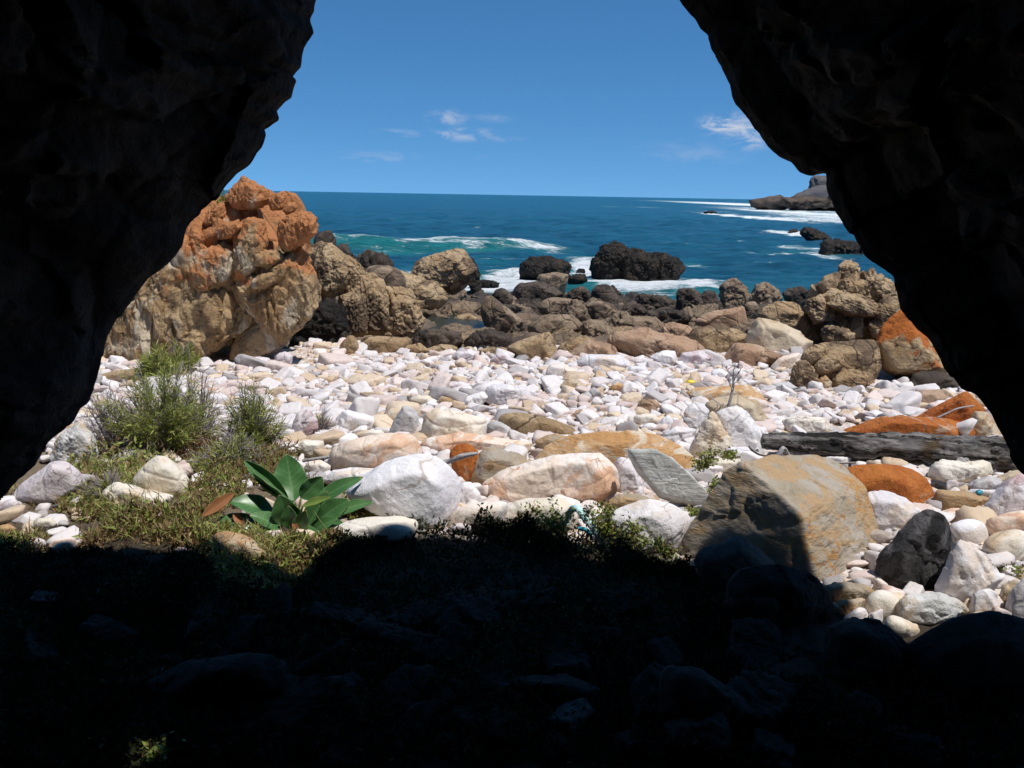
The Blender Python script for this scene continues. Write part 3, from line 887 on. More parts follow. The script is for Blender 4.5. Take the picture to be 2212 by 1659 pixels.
rock(4, [(1120, 1210), (1170, 1195), (1260, 1230), (1270, 1280), (1150, 1280)], 'lilac_stone', 'smooth', 'small pale stone poking from the shadow below the ground cover', by=1270)

rock(4, [(-40, 1090), (0, 1055), (60, 1045), (100, 1075), (60, 1115), (-20, 1120)], 'orange_slab', 'smooth', 'small orange-brown stone at the far left edge', by=1120)
rock(4, [(180, 1060), (230, 1010), (330, 1000), (370, 1050), (300, 1090)], 'cream_stone', 'smooth', 'pale stone under the long dark branch', by=1095)
rock(4, [(150, 1170), (220, 1130), (300, 1150), (290, 1195), (200, 1205)], 'lilac_stone', 'smooth', 'pale stone in brown ground cover near the left shadow edge', by=1205)
rock(4, [(-40, 960), (20, 910), (90, 880), (130, 920), (80, 985)], 'lilac_stone', 'smooth', 'pale stone wedged at the foot of the left cave wall', by=985)

# big stones lying on the cobble beach
rock(5, [(1290, 245), (1300, 190), (1350, 155), (1450, 148), (1545, 170), (1590, 235), (1540, 275), (1400, 280)], 'white_quartzite', 'layered', 'broad white banded rock in the middle of the cobbles', by=285, k=0.6)
rock(5, [(1150, 270), (1180, 235), (1290, 195), (1330, 230), (1240, 290)], 'white_quartzite', 'layered', 'white slanting rock left of the broad banded one', by=290)
rock(5, [(810, 245), (850, 225), (930, 220), (995, 260), (990, 292), (900, 295)], 'cream_stone', 'smooth', 'cream oval cobble with a pale flat top', by=295)
rock(5, [(985, 260), (1020, 225), (1080, 240), (1110, 280), (1060, 300)], 'tan_stone', 'smooth', 'brown oval cobble right of the cream oval one', by=305)
rock(5, [(1030, 170), (1045, 140), (1100, 130), (1160, 145), (1150, 200), (1070, 205)], 'lilac_stone', 'angular', 'boxy pinkish stone in the cobbles', by=205)
rock(5, [(1770, 165), (1830, 110), (1900, 125), (1960, 185), (1920, 200), (1830, 185)], 'tan_stone', 'angular', 'brownish angular stone right of the banded rock', by=200)
rock(5, [(2090, 185), (2120, 145), (2170, 140), (2230, 190), (2180, 210)], 'orange_slab', 'slab', 'small orange slab lying on the cobbles', by=210)
rock(5, [(1820, 375), (1890, 315), (1925, 310), (1930, 345), (1890, 385)], 'pink_brown', 'angular', 'reddish wedge stone behind the flat brown rock', by=385)
rock(2, [(1270, 1345), (1290, 1300), (1350, 1268), (1450, 1290), (1560, 1268), (1640, 1350), (1560, 1375), (1350, 1375)], 'white_quartzite', 'smooth', 'pale double-humped boulder at the back of the beach', by=1370)
rock(2, [(485, 1290), (510, 1250), (600, 1232), (650, 1255), (670, 1305), (580, 1325)], 'lilac_stone', 'smooth', 'rounded grey-pink boulder at the back edge of cobbles', by=1320)
rock(2, [(725, 1310), (770, 1260), (830, 1250), (880, 1310), (820, 1340)], 'lilac_stone', 'smooth', 'pointed pale boulder right of the grey-pink one', by=1340)
rock(2, [(1085, 1390), (1120, 1330), (1200, 1320), (1330, 1400), (1230, 1430)], 'peach_stone', 'smooth', 'yellowish flat stone in front of the double-humped boulder', by=1425)
rock(2, [(1590, 1400), (1620, 1340), (1720, 1340), (1760, 1390), (1680, 1400)], 'white_quartzite', 'slab', 'white flat stone right of the double-humped boulder', by=1400)
rock(2, [(1370, 1400), (1385, 1360), (1430, 1345), (1480, 1390), (1420, 1415)], 'grey_stone', 'smooth', 'grey stone in front of the double-humped boulder', by=1410)
rock(2, [(1750, 1290), (1790, 1260), (1850, 1240), (1920, 1245), (1930, 1320), (1860, 1340), (1780, 1310)], 'white_quartzite', 'angular', 'white cracked boulder at the foot of brown shelf', by=1345)
rock(2, [(1930, 1320), (1960, 1260), (2080, 1240), (2160, 1290), (2130, 1330), (2000, 1350)], 'lilac_stone', 'angular', 'pinkish cracked slab right of white cracked boulder', by=1345)
rock(2, [(2130, 1420), (2150, 1370), (2200, 1355), (2270, 1400), (2200, 1430)], 'smooth_white', 'smooth', 'white rounded boulder left of the dead sapling top', by=1425)
rock(3, [(405, 1340), (430, 1270), (480, 1188), (600, 1198), (700, 1230), (810, 1275), (700, 1330), (560, 1350)], 'pink_brown', 'angular', 'pink and lilac boulder behind the dead sapling', by=1345)
rock(3, [(715, 1345), (760, 1300), (800, 1278), (910, 1255), (920, 1330), (830, 1370)], 'peach_stone', 'smooth', 'low pinkish stone left of the craggy tan boulder', by=1365)
rock(3, [(1550, 1575), (1600, 1530), (1680, 1498), (1800, 1490), (1855, 1555), (1760, 1590), (1640, 1600)], 'pink_brown', 'slab', 'pinkish brown slab right of the hanging rock shadow', by=1595)
rock(3, [(700, 1490), (740, 1450), (830, 1440), (890, 1480), (800, 1510)], 'grey_stone', 'slab', 'grey flat slab near the foot of craggy tan boulder', by=1510)
rock(3, [(320, 1430), (345, 1380), (400, 1358), (450, 1390), (450, 1430)], 'smooth_white', 'smooth', 'white cobble behind the dead sapling branches', by=1430)

# shaded stones inside the cave mouth
rock(7, [(95, 1260), (120, 1220), (200, 1188), (330, 1150), (400, 1125), (455, 1160), (540, 1220), (640, 1285), (560, 1400), (250, 1420)], 'shade_stone', 'angular', 'dim grey rock leaning against the shaded face of the square block', by=1480, k=0.5)
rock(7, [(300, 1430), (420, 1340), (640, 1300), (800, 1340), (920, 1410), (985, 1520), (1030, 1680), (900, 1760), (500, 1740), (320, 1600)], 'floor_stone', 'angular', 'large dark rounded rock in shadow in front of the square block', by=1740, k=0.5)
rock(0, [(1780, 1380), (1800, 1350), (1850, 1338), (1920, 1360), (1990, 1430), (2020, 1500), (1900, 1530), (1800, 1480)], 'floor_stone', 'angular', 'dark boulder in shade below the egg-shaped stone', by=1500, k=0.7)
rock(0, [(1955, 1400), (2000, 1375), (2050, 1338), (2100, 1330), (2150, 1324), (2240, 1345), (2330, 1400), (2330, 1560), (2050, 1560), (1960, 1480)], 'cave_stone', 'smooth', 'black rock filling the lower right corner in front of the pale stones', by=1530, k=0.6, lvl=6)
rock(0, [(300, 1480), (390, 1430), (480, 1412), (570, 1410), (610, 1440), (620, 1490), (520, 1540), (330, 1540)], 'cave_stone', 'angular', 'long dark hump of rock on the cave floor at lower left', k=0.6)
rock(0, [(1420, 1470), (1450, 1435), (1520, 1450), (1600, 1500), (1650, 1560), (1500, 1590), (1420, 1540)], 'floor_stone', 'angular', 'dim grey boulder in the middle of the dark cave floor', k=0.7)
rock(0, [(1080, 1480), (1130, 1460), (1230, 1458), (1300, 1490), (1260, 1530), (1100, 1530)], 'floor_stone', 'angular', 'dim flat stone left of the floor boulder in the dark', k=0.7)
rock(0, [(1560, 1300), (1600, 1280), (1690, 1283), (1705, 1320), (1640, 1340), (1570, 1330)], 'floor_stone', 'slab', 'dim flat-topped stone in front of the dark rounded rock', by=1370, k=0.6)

# ------------------------------------------------------------------ the outcrop on the left
ST = np.array([[1, 0.0, 0.25], [0, 1, 0], [-0.15, 0, 0.6]])
cluster(1, [
    ([(-350, 1340), (-250, 900), (100, 700), (400, 500), (640, 400), (770, 330), (880, 220), (960, 160), (1040, 190), (1130, 240), (1210, 280), (1300, 340), (1370, 400), (1330, 560), (1390, 800), (1400, 950), (1180, 1180), (900, 1330), (500, 1370)], 0.16, dict(lvl=7, k=0.75)),
    ([(-200, 1360), (60, 1340), (110, 1060), (300, 850), (480, 680), (560, 720), (600, 880), (800, 880), (880, 1000), (760, 1200), (520, 1350)], 0.06, dict(lvl=7, k=0.3, drop=-.3, style='strata', amp=1.0, front=0.8)),
    ([(530, 690), (540, 640), (600, 520), (650, 440), (705, 470), (695, 640), (620, 760)], 0.16, dict(k=0.9, style='strata', lvl=6)),
    ([(588, 720), (640, 640), (690, 590), (760, 545), (880, 552), (898, 640), (875, 780), (760, 890), (620, 895), (585, 810)], 0.06, dict(k=0.8, style='strata', lvl=6)),
    ([(890, 560), (900, 480), (960, 420), (1040, 388), (1100, 400), (1110, 560), (1060, 720), (960, 820), (880, 820)], 0.1, dict(k=0.8, lvl=6)),
    ([(690, 440), (730, 360), (780, 305), (845, 300), (855, 370), (770, 450)], 0.3, dict(style='strata', lvl=6)),
    ([(845, 270), (870, 215), (910, 170), (960, 128), (1040, 160), (1120, 210), (1135, 300), (1000, 345), (870, 335)], 0.26, dict(style='strata', lvl=6)),
    ([(1110, 265), (1180, 228), (1232, 250), (1225, 335), (1130, 345)], 0.24, dict(lvl=6)),
    ([(1205, 345), (1240, 290), (1300, 288), (1312, 325), (1240, 375)], 0.2, {}),
    ([(1165, 430), (1240, 365), (1320, 345), (1390, 350), (1426, 410), (1402, 500), (1335, 565), (1215, 620), (1180, 560)], 0.05, dict(lvl=6, k=0.9)),
    ([(775, 480), (840, 425), (930, 400), (955, 450), (880, 530), (790, 530)], 0.12, {}),
    ([(880, 870), (1000, 750), (1160, 740), (1340, 560), (1400, 770), (1432, 960), (1310, 1080), (1190, 1180), (1180, 980), (1060, 900)], 0.1, dict(lvl=7, k=0.4, front=0.75)),
    ([(1010, 800), (1060, 760), (1130, 780), (1160, 740), (1170, 800), (1090, 850), (1000, 850)], -0.02, dict(k=0.8)),
    ([(1000, 620), (1080, 590), (1190, 600), (1220, 660), (1120, 720), (1010, 700)], 0.05, {}),
], 'cliff_rock', 'strata', 'tall orange and tan outcrop rising behind the left cave wall', 'outcrop', 'rock_outcrop', by=1330, stretch=ST, amp=0.8)
cluster(1, [
    ([(860, 1310), (880, 1210), (920, 1150), (1010, 1070), (1090, 1020), (1180, 960), (1215, 1020), (1275, 1140), (1190, 1240), (1000, 1330)], 0.0, dict(lvl=6, style='angular')),
    ([(790, 1120), (880, 960), (960, 890), (1000, 890), (1060, 960), (1020, 1060), (900, 1170)], 0.06, dict(lvl=6)),
    ([(940, 900), (1010, 875), (1080, 890), (1090, 960), (1000, 1000)], 0.0, {}),
    ([(1080, 960), (1120, 930), (1185, 935), (1200, 990), (1110, 1040)], 0.0, {}),
], 'cliff_rock', 'strata', 'pale knobbly buttress at the foot of the tall outcrop', 'outcrop', 'rock_outcrop', by=1320, k=0.7, amp=0.8)
cluster(1, [
    ([(1370, 570), (1450, 545), (1540, 580), (1600, 640), (1630, 760), (1560, 900), (1440, 900), (1380, 750)], 0.0, dict(lvl=6)),
    ([(1560, 620), (1650, 660), (1720, 720), (1770, 860), (1650, 930), (1580, 860)], 0.15, dict(lvl=6)),
    ([(1560, 900), (1640, 850), (1740, 830), (1770, 980), (1760, 1140), (1660, 1150), (1630, 1020)], 0.0, dict(lvl=6)),
    ([(1700, 740), (1770, 750), (1860, 800), (1900, 980), (1880, 1140), (1750, 1150), (1740, 900)], 0.1, dict(lvl=6)),
    ([(1840, 820), (1960, 840), (2050, 870), (2110, 1000), (2090, 1110), (2000, 1160), (1880, 1150), (1860, 980)], 0.2, dict(lvl=6)),
    ([(1310, 800), (1400, 740), (1460, 780), (1440, 900), (1440, 1040), (1380, 1060), (1320, 920)], -0.1, {}),
], 'ochre_rock', 'nodular', 'brown knobbly ridge running seaward from the tall outcrop', 'outcrop', 'rock_outcrop', by=1180, k=0.8, amp=0.8, stretch=np.diag([1.2, 1, 0.75]))
rock(1, [(1230, 1280), (1300, 1050), (1450, 930), (1620, 960), (1660, 1150), (1600, 1280), (1400, 1310)], 'wet_black_rock', 'craggy', 'recessed rock blackened for the shade under the overhang of the ridge', by=1200, k=0.4)  # black colour stands for the shade below the overhang
rock(1, [(1395, 530), (1430, 482), (1480, 470), (1520, 485), (1550, 560), (1480, 590)], 'dark_rock', 'smooth', 'dark round-topped boulder perched on the brown ridge', Y=15.0)
rock(1, [(1540, 640), (1560, 550), (1600, 548), (1650, 600), (1690, 680), (1600, 690)], 'dark_rock', 'craggy', 'dark toothed rock behind the perched boulder', Y=16.5)
rock(1, [(1670, 720), (1700, 640), (1740, 600), (1800, 610), (1890, 625), (1925, 700), (1850, 740)], 'dark_rock', 'craggy', 'black jagged rock crest at the sea end of brown ridge', Y=18.5, stretch=np.diag([2.0, 1, 0.6]))
rock(1, [(1720, 760), (1750, 710), (1850, 690), (1950, 720), (2000, 790), (1900, 850)], 'brown_rock', 'smooth', 'smooth brown hump below the black jagged crest', Y=17)
rock(1, [(1565, 1255), (1580, 1200), (1640, 1140), (1680, 1170), (1700, 1240), (1640, 1280)], 'ochre_rock', 'nodular', 'small pale brown boulder at the back of beach under the ridge', by=1270, amp=0.6)
rock(1, [(1690, 1250), (1700, 1180), (1730, 1145), (1850, 1150), (2020, 1160), (2030, 1190), (1960, 1240), (1800, 1270)], 'ochre_rock', 'smooth', 'flat-topped pale brown boulder at the back of beach', by=1265)
rock(1, [(1140, 1320), (1160, 1270), (1210, 1245), (1275, 1270), (1260, 1320), (1200, 1340)], 'lilac_stone', 'smooth', 'pale round boulder at the foot of the pale buttress', by=1335)
rock(1, [(930, 1320), (960, 1290), (1050, 1280), (1130, 1295), (1140, 1340), (1000, 1350)], 'lilac_stone', 'smooth', 'pale low boulder left of the round one under the buttress', by=1345)
rock(1, [(1920, 1250), (2000, 1210), (2080, 1195), (2140, 1240), (2060, 1270)], 'ochre_rock', 'angular', 'low tan wedge at the edge of beach and dark pool rocks', by=1270)

# ------------------------------------------------------------------ brown rocks between beach and sea
def shelf(r, pts, mat, style, label, **k):
    k.setdefault('amp', 1.0)
    return rock(r, pts, mat, style, label, cat='rock', name='shore_rock', **k)


shelf(2, [(205, 760), (215, 720), (240, 678), (350, 640), (430, 605), (500, 583), (545, 600), (575, 640), (610, 690), (645, 750), (600, 815), (480, 885), (330, 800)], 'ochre_rock', 'nodular', 'big blocky brown boulder tilted over the end of the ridge', by=1000, k=0.6, sink=None, lvl=6, amp=0.5)
shelf(2, [(570, 700), (600, 640), (640, 700), (668, 770), (620, 790)], 'wet_black_rock', 'craggy', 'black wedge behind the big blocky boulder', by=880)
shelf(2, [(0, 700), (60, 690), (150, 760), (300, 800), (440, 850), (460, 900), (380, 980), (250, 1030), (100, 1000), (0, 900)], 'ochre_rock', 'nodular', 'sloping brown rock carrying the big blocky boulder', by=1060, k=0.45, sink=None, amp=0.6)
shelf(2, [(0, 1000), (100, 960), (250, 1000), (280, 1090), (210, 1150), (0, 1160)], 'ochre_rock', 'nodular', 'knobbly brown rock at the low end of the ridge', by=1170, k=0.5)
shelf(2, [(1025, 790), (1040, 755), (1150, 738), (1232, 752), (1225, 800), (1100, 835)], 'brown_rock', 'slab', 'flat brown ledge rock nearest the mid sea stack', by=900)
shelf(2, [(865, 890), (880, 840), (920, 808), (1050, 795), (1130, 830), (1205, 880), (1100, 930), (880, 940)], 'dark_rock', 'angular', 'dark humped rock left of the flat ledge', by=945)
shelf(2, [(740, 890), (760, 850), (800, 838), (850, 860), (880, 910), (840, 960)], 'dark_rock', 'angular', 'small dark rock left of the humped one', by=955)
shelf(2, [(1375, 880), (1390, 840), (1430, 815), (1500, 818), (1545, 870), (1570, 930), (1480, 945), (1390, 915)], 'dark_rock', 'round', 'rounded dark boulder alone at the water edge', by=945, k=0.9)
shelf(2, [(1205, 890), (1260, 845), (1330, 830), (1385, 880), (1290, 920)], 'dark_rock', 'craggy', 'low dark rock left of the rounded water edge boulder', by=930)
shelf(2, [(665, 930), (700, 895), (740, 888), (850, 980), (945, 1060), (955, 1100), (720, 1110), (680, 1030)], 'brown_rock', 'angular', 'tall split brown rock right of the dark pool', by=1110)
shelf(2, [(965, 1090), (1010, 1040), (1090, 1008), (1250, 1008), (1335, 1080), (1290, 1135), (1000, 1145)], 'brown_rock', 'angular', 'broad smooth brown hump in the middle of shelf', by=1150)
shelf(2, [(1035, 970), (1070, 920), (1130, 898), (1240, 908), (1345, 990), (1250, 1030), (1080, 1010)], 'brown_rock', 'angular', 'reddish brown rock behind the broad smooth hump', by=1020)
shelf(2, [(375, 1020), (440, 950), (520, 918), (660, 938), (675, 1000), (520, 1050), (420, 1050)], 'brown_rock', 'angular', 'angular brown rock beyond the dark pool', by=1060)
shelf(2, [(485, 1050), (520, 1010), (600, 1005), (645, 1030), (640, 1070), (540, 1080)], 'ochre_rock', 'angular', 'small tan rock on the far rim of the pool', by=1080)
shelf(2, [(215, 1190), (260, 1130), (400, 1098), (520, 1115), (560, 1180), (450, 1230), (300, 1230)], 'dark_rock', 'craggy', 'dark pitted rock on the left rim of the pool', by=1230)
shelf(2, [(560, 1190), (620, 1140), (760, 1108), (890, 1165), (860, 1230), (700, 1250)], 'dark_rock', 'craggy', 'dark ragged rock on the near rim of the pool', by=1250)
shelf(2, [(835, 1240), (900, 1190), (1000, 1155), (1100, 1118), (1140, 1180), (1165, 1260), (1090, 1315), (960, 1305)], 'ochre_rock', 'angular', 'tan fractured rock at the head of the beach', by=1310)
shelf(2, [(1160, 1230), (1220, 1180), (1290, 1148), (1400, 1165), (1330, 1240), (1190, 1270)], 'ochre_rock', 'layered', 'streaked tan rock right of the fractured one', by=1275)
shelf(2, [(1225, 1270), (1280, 1220), (1350, 1178), (1450, 1185), (1550, 1218), (1570, 1290), (1400, 1305), (1260, 1300)], 'pink_brown', 'angular', 'pinkish brown rock behind the double-humped boulder', by=1305)
shelf(2, [(1495, 1170), (1550, 1130), (1700, 1105), (1850, 1150), (2000, 1190), (2110, 1240), (1980, 1260), (1750, 1300), (1600, 1260)], 'pink_brown', 'layered', 'long cracked tan shelf slab at the beach edge', by=1300, k=0.4)
shelf(2, [(1320, 1080), (1380, 1040), (1480, 1060), (1540, 1130), (1450, 1160), (1340, 1140)], 'brown_rock', 'craggy', 'rough brown rock right of the broad hump', by=1165)
shelf(2, [(1540, 1060), (1640, 1020), (1780, 1030), (1860, 1090), (1700, 1110), (1580, 1110)], 'brown_rock', 'layered', 'dark flat shelf rock behind the cracked slab', by=1115)
shelf(2, [(1330, 950), (1420, 920), (1520, 950), (1560, 1000), (1420, 1020)], 'brown_rock', 'angular', 'low brown rock behind the rough brown one', by=1030)
shelf(2, [(1560, 1010), (1600, 950), (1680, 940), (1740, 990), (1660, 1030)], 'dark_rock', 'craggy', 'dark knuckle of rock near the water', by=1030)
shelf(2, [(1655, 930), (1680, 890), (1730, 875), (1850, 890), (1930, 920), (1900, 980), (1740, 990)], 'dark_rock', 'craggy', 'black crusty rock at the waterline right of the rounded boulder', by=985, k=0.6)
shelf(2, [(1915, 970), (1920, 890), (1940, 848), (2010, 840), (2070, 870), (2100, 930), (2060, 1000), (1950, 1010)], 'dark_rock', 'craggy', 'taller black jagged rock in the seaward ridge', by=1010, k=0.6, amp=0.9)
shelf(2, [(1740, 1010), (1850, 970), (1960, 990), (2040, 1030), (1920, 1060), (1790, 1050)], 'dark_rock', 'craggy', 'low black rock in front of the jagged ridge', by=1060)
shelf(2, [(300, 1240), (420, 1200), (520, 1220), (500, 1270), (380, 1280)], 'ochre_rock', 'angular', 'tan low rock between pool and cobbles', by=1270)
shelf(2, [(640, 1240), (740, 1215), (860, 1230), (850, 1275), (720, 1280)], 'ochre_rock', 'angular', 'flat tan rock below the ragged pool rock', by=1280)
shelf(3, [(250, 900), (300, 850), (380, 870), (400, 960), (330, 990), (240, 980)], 'dark_rock', 'craggy', 'dark rough rock in front of the horned rock', by=985)
shelf(3, [(380, 900), (390, 820), (430, 808), (470, 850), (470, 780), (500, 778), (560, 830), (600, 900), (550, 960), (420, 960)], 'brown_rock', 'craggy', 'horned brown rock on the seaward ridge', by=970, k=0.6, amp=0.9)
shelf(3, [(590, 880), (620, 820), (680, 800), (760, 830), (800, 890), (740, 950), (640, 950)], 'brown_rock', 'craggy', 'brown domed rock right of the horned one', by=960)
shelf(3, [(790, 880), (830, 840), (930, 835), (990, 870), (1000, 930), (880, 940)], 'dark_rock', 'craggy', 'dark low rock before the high right outcrop', by=940)
shelf(3, [(540, 960), (570, 930), (620, 925), (650, 970), (600, 1000)], 'brown_rock', 'round', 'round brown stone behind the brown-pink slab', by=1000)
shelf(3, [(230, 1050), (300, 1010), (380, 985), (470, 970), (550, 958), (575, 1060), (545, 1120), (400, 1090), (250, 1080)], 'pink_brown', 'slab', 'brown-pink flat-topped slab left of the cream boulder', by=1110, k=0.5)
shelf(3, [(635, 1000), (700, 950), (790, 925), (870, 945), (950, 970), (1005, 1050), (1050, 1140), (900, 1120), (700, 1060)], 'ochre_rock', 'layered', 'tan layered rock rising behind the cream boulder', by=1160, k=0.5)
shelf(3, [(565, 1150), (590, 1060), (625, 1025), (700, 1035), (800, 1058), (900, 1110), (1000, 1185), (965, 1260), (800, 1275), (570, 1220)], 'tan_cream', 'angular', 'large cream wedge boulder on the far side of beach', by=1270, k=0.6)
shelf(3, [(195, 1140), (220, 1110), (300, 1090), (400, 1072), (500, 1110), (565, 1160), (480, 1230), (380, 1260), (280, 1230)], 'ochre_rock', 'layered', 'yellow-tan ledge boulder left of the cream wedge', by=1255)
shelf(3, [(0, 1110), (80, 1060), (180, 1080), (240, 1130), (180, 1170), (40, 1150)], 'pink_brown', 'layered', 'tan broken ledge left of the yellow-tan one', by=1175)
# right outcrop
def crag(r, pts, mat, style, label, **k):
    return rock(r, pts, mat, style, label, cat='outcrop', name='rock_outcrop', **k)


cluster(3, [
    ([(970, 930), (1030, 820), (1100, 780), (1160, 730), (1300, 760), (1400, 780), (1500, 840), (1620, 930), (1700, 1100), (1600, 1180), (1300, 1190), (1080, 1140), (980, 1010)], 0.45, dict(lvl=7, k=0.4, amp=1.2)),
    ([(1140, 800), (1150, 690), (1170, 662), (1230, 660), (1290, 690), (1300, 780), (1230, 830)], 0.6, dict(k=1.0, style='craggy', lvl=6)),
    ([(1020, 830), (1060, 770), (1120, 745), (1165, 735), (1180, 830), (1060, 890)], 0.55, dict(style='angular', lvl=6)),
    ([(1290, 830), (1340, 770), (1420, 748), (1480, 795), (1540, 890), (1420, 920), (1330, 880)], 0.42, dict(lvl=6)),
    ([(1180, 860), (1220, 780), (1320, 790), (1350, 880), (1270, 915)], 0.42, dict(style='angular', lvl=6)),
    ([(930, 970), (980, 900), (1070, 880), (1140, 960), (1130, 1070), (1010, 1080)], 0.3, dict(lvl=6)),
    ([(1080, 940), (1180, 870), (1300, 876), (1410, 950), (1375, 1025), (1200, 1010)], 0.12, dict(k=0.6, style='layered', lvl=6)),
    ([(1360, 1010), (1440, 890), (1540, 900), (1580, 1010), (1480, 1080), (1390, 1080)], 0.25, dict(style='layered', lvl=6)),
    ([(1050, 900), (1110, 840), (1210, 845), (1210, 915), (1100, 940)], 0.4, dict(style='angular', lvl=6)),
    ([(1215, 1050), (1260, 1010), (1310, 1030), (1310, 1160), (1225, 1170)], 0.33, dict(style='angular')),
    ([(1340, 1070), (1420, 1010), (1510, 1030), (1490, 1140), (1370, 1160)], 0.25, {}),
    ([(1030, 1150), (1050, 1080), (1110, 1060), (1160, 1110), (1140, 1180)], 0.2, {}),
], 'ochre_rock', 'craggy', 'high craggy brown outcrop on the right above the beach', 'outcrop', 'rock_outcrop', by=1190, k=0.8, amp=0.95)
crag(3, [(1050, 1140), (1070, 1090), (1110, 1080), (1150, 1120), (1220, 1115), (1255, 1160), (1180, 1180)], 'ochre_rock', 'nodular', 'small tan hummock at the foot of the high outcrop', by=1190)
cluster(3, [
    ([(960, 1450), (980, 1300), (1010, 1200), (1130, 1200), (1260, 1180), (1380, 1170), (1425, 1250), (1435, 1380), (1380, 1470), (1100, 1495)], 0.12, dict(lvl=7, k=0.6, style='angular', sink=0.05)),
    ([(845, 1450), (850, 1370), (880, 1320), (960, 1310), (1020, 1380), (1030, 1480), (920, 1490)], 0.0, dict(lvl=6, sink=0.05)),
    ([(905, 1310), (930, 1250), (1010, 1200), (1080, 1210), (1070, 1290), (980, 1340)], 0.08, dict(lvl=6)),
    ([(990, 1340), (1060, 1270), (1180, 1260), (1200, 1330), (1090, 1390), (1020, 1400)], 0.02, {}),
    ([(1090, 1440), (1130, 1380), (1250, 1360), (1370, 1390), (1380, 1470), (1200, 1500), (1110, 1490)], 0.0, dict(sink=0.05, style='layered', lvl=6)),
], 'ochre_rock', 'nodular', 'squat craggy tan boulder beside the hanging orange rock', 'outcrop', 'rock_outcrop', by=1490, k=0.7, amp=0.7)
crag(3, [(1010, 1470), (1030, 1420), (1070, 1400), (1110, 1430), (1110, 1480), (1050, 1495)], 'tan_stone', 'nodular', 'small brown stone tucked under the squat craggy boulder', by=1500)
crag(3, [(1365, 1240), (1372, 1190), (1400, 1140), (1460, 1090), (1550, 985), (1620, 1060), (1700, 1150), (1790, 1260), (1900, 1400), (1840, 1440), (1600, 1410), (1450, 1385), (1390, 1310)], 'rusty_rock', 'angular', 'orange-topped overhanging rock by the right cave wall', by=1450, k=0.7, lvl=6, sink=None)
crag(3, [(1590, 1480), (1620, 1390), (1750, 1370), (1900, 1400), (2000, 1480), (1900, 1530), (1700, 1520)], 'dark_rock', 'angular', 'footing under the orange-topped overhanging rock, darkened as its shadow', by=1500, k=0.7)  # dark colour stands in for the shadow beneath the hanging rock

# ------------------------------------------------------------------ rocks standing in the sea
def sea(r, pts, label, Y, mat='wet_black_rock', style='craggy', name='sea_rock', cat='sea rock', **k):
    k.setdefault('k', 0.7)
    return rock(r, pts, mat, style, label, cat=cat, name=name, Y=Y, **k)


def seaY(r, y, x=1106):
    a = reg(r, [(0, y)])[0]
    d = ray(np.array([float(x)]), np.array([a[1]]))[0]
    return float(-4.0 / d[2] * d[1])


cluster(2, [
    ([(1375, 690), (1400, 640), (1440, 590), (1490, 555), (1535, 543), (1580, 555), (1622, 600), (1640, 700), (1560, 740), (1470, 730)], 0.0, dict(lvl=6)),
    ([(1570, 640), (1620, 590), (1660, 585), (1720, 605), (1790, 640), (1800, 740), (1700, 780), (1580, 760)], -0.2, dict(lvl=6)),
    ([(1700, 660), (1730, 615), (1820, 608), (1900, 630), (1945, 650), (1974, 710), (1900, 785), (1740, 810), (1690, 740)], -0.3, dict(lvl=6)),
], 'wet_black_rock', 'craggy', 'largest black sea rock with two humps in the foam', 'sea rock', 'sea_rock', Y=seaY(2, 775), k=0.8, amp=0.9, sink=0.4)
sea(2, [(912, 740), (920, 690), (960, 660), (1000, 632), (1060, 650), (1140, 638), (1200, 700), (1242, 690), (1235, 790), (1050, 800), (930, 760)], 'brown-black sea rock nearest the beach with surf at its left', seaY(2, 800), amp=0.8)
sea(2, [(1280, 735), (1300, 715), (1335, 716), (1340, 738)], 'tiny black rock awash left of the largest sea rock', seaY(2, 736))
sea(2, [(1388, 735), (1400, 712), (1425, 715), (1432, 736)], 'tiny black rock awash right of its twin', seaY(2, 735))
sea(2, [(1220, 800), (1240, 765), (1290, 750), (1335, 752), (1352, 790), (1290, 815)], 'low reddish black rock in the foam beside the nearest sea rock', seaY(2, 812))
sea(2, [(600, 820), (640, 790), (720, 790), (790, 815), (790, 830), (700, 840)], 'low wet rock in the white surf behind the blocky boulder', seaY(2, 835))
sea(3, [(825, 490), (845, 465), (880, 462), (910, 485), (870, 495)], 'small black rock at the tip of the far reef', seaY(3, 492, 1720))
sea(3, [(905, 490), (910, 452), (985, 450), (1050, 490), (1115, 530), (1110, 548), (960, 545)], 'black wedge of reef with surf on its left', seaY(3, 545, 1770), k=0.5)
sea(3, [(1025, 640), (1040, 600), (1060, 552), (1110, 530), (1200, 528), (1300, 560), (1330, 660), (1150, 660)], 'dark flat reef running behind the right cave wall', seaY(3, 640, 1830), k=0.5)
sea(3, [(285, 362), (300, 350), (340, 345), (375, 358)], 'thin dark rock awash off the far headland', 150.0)
rock(3, [(600, 300), (640, 285), (760, 275), (900, 268), (1100, 262), (1600, 260), (1600, 345), (1000, 340), (760, 325), (620, 318)], 'headland_rock', 'craggy', None, name='headland', cat=None, Y=330, k=0.5, kind='structure', amp=0.9, lvl=6)
rock(3, [(810, 275), (900, 232), (960, 208), (1100, 190), (1600, 150), (1600, 300), (900, 300)], 'headland_hill', 'angular', None, name='headland', cat=None, Y=420, k=0.5, kind='structure', amp=0.5, front=0.9)
rock(3, [(955, 225), (968, 190), (972, 135), (1000, 116), (1045, 122), (1110, 128), (1140, 225)], 'headland_hill', 'craggy', None, name='headland', cat=None, Y=430, k=0.7, kind='structure', amp=0.6)
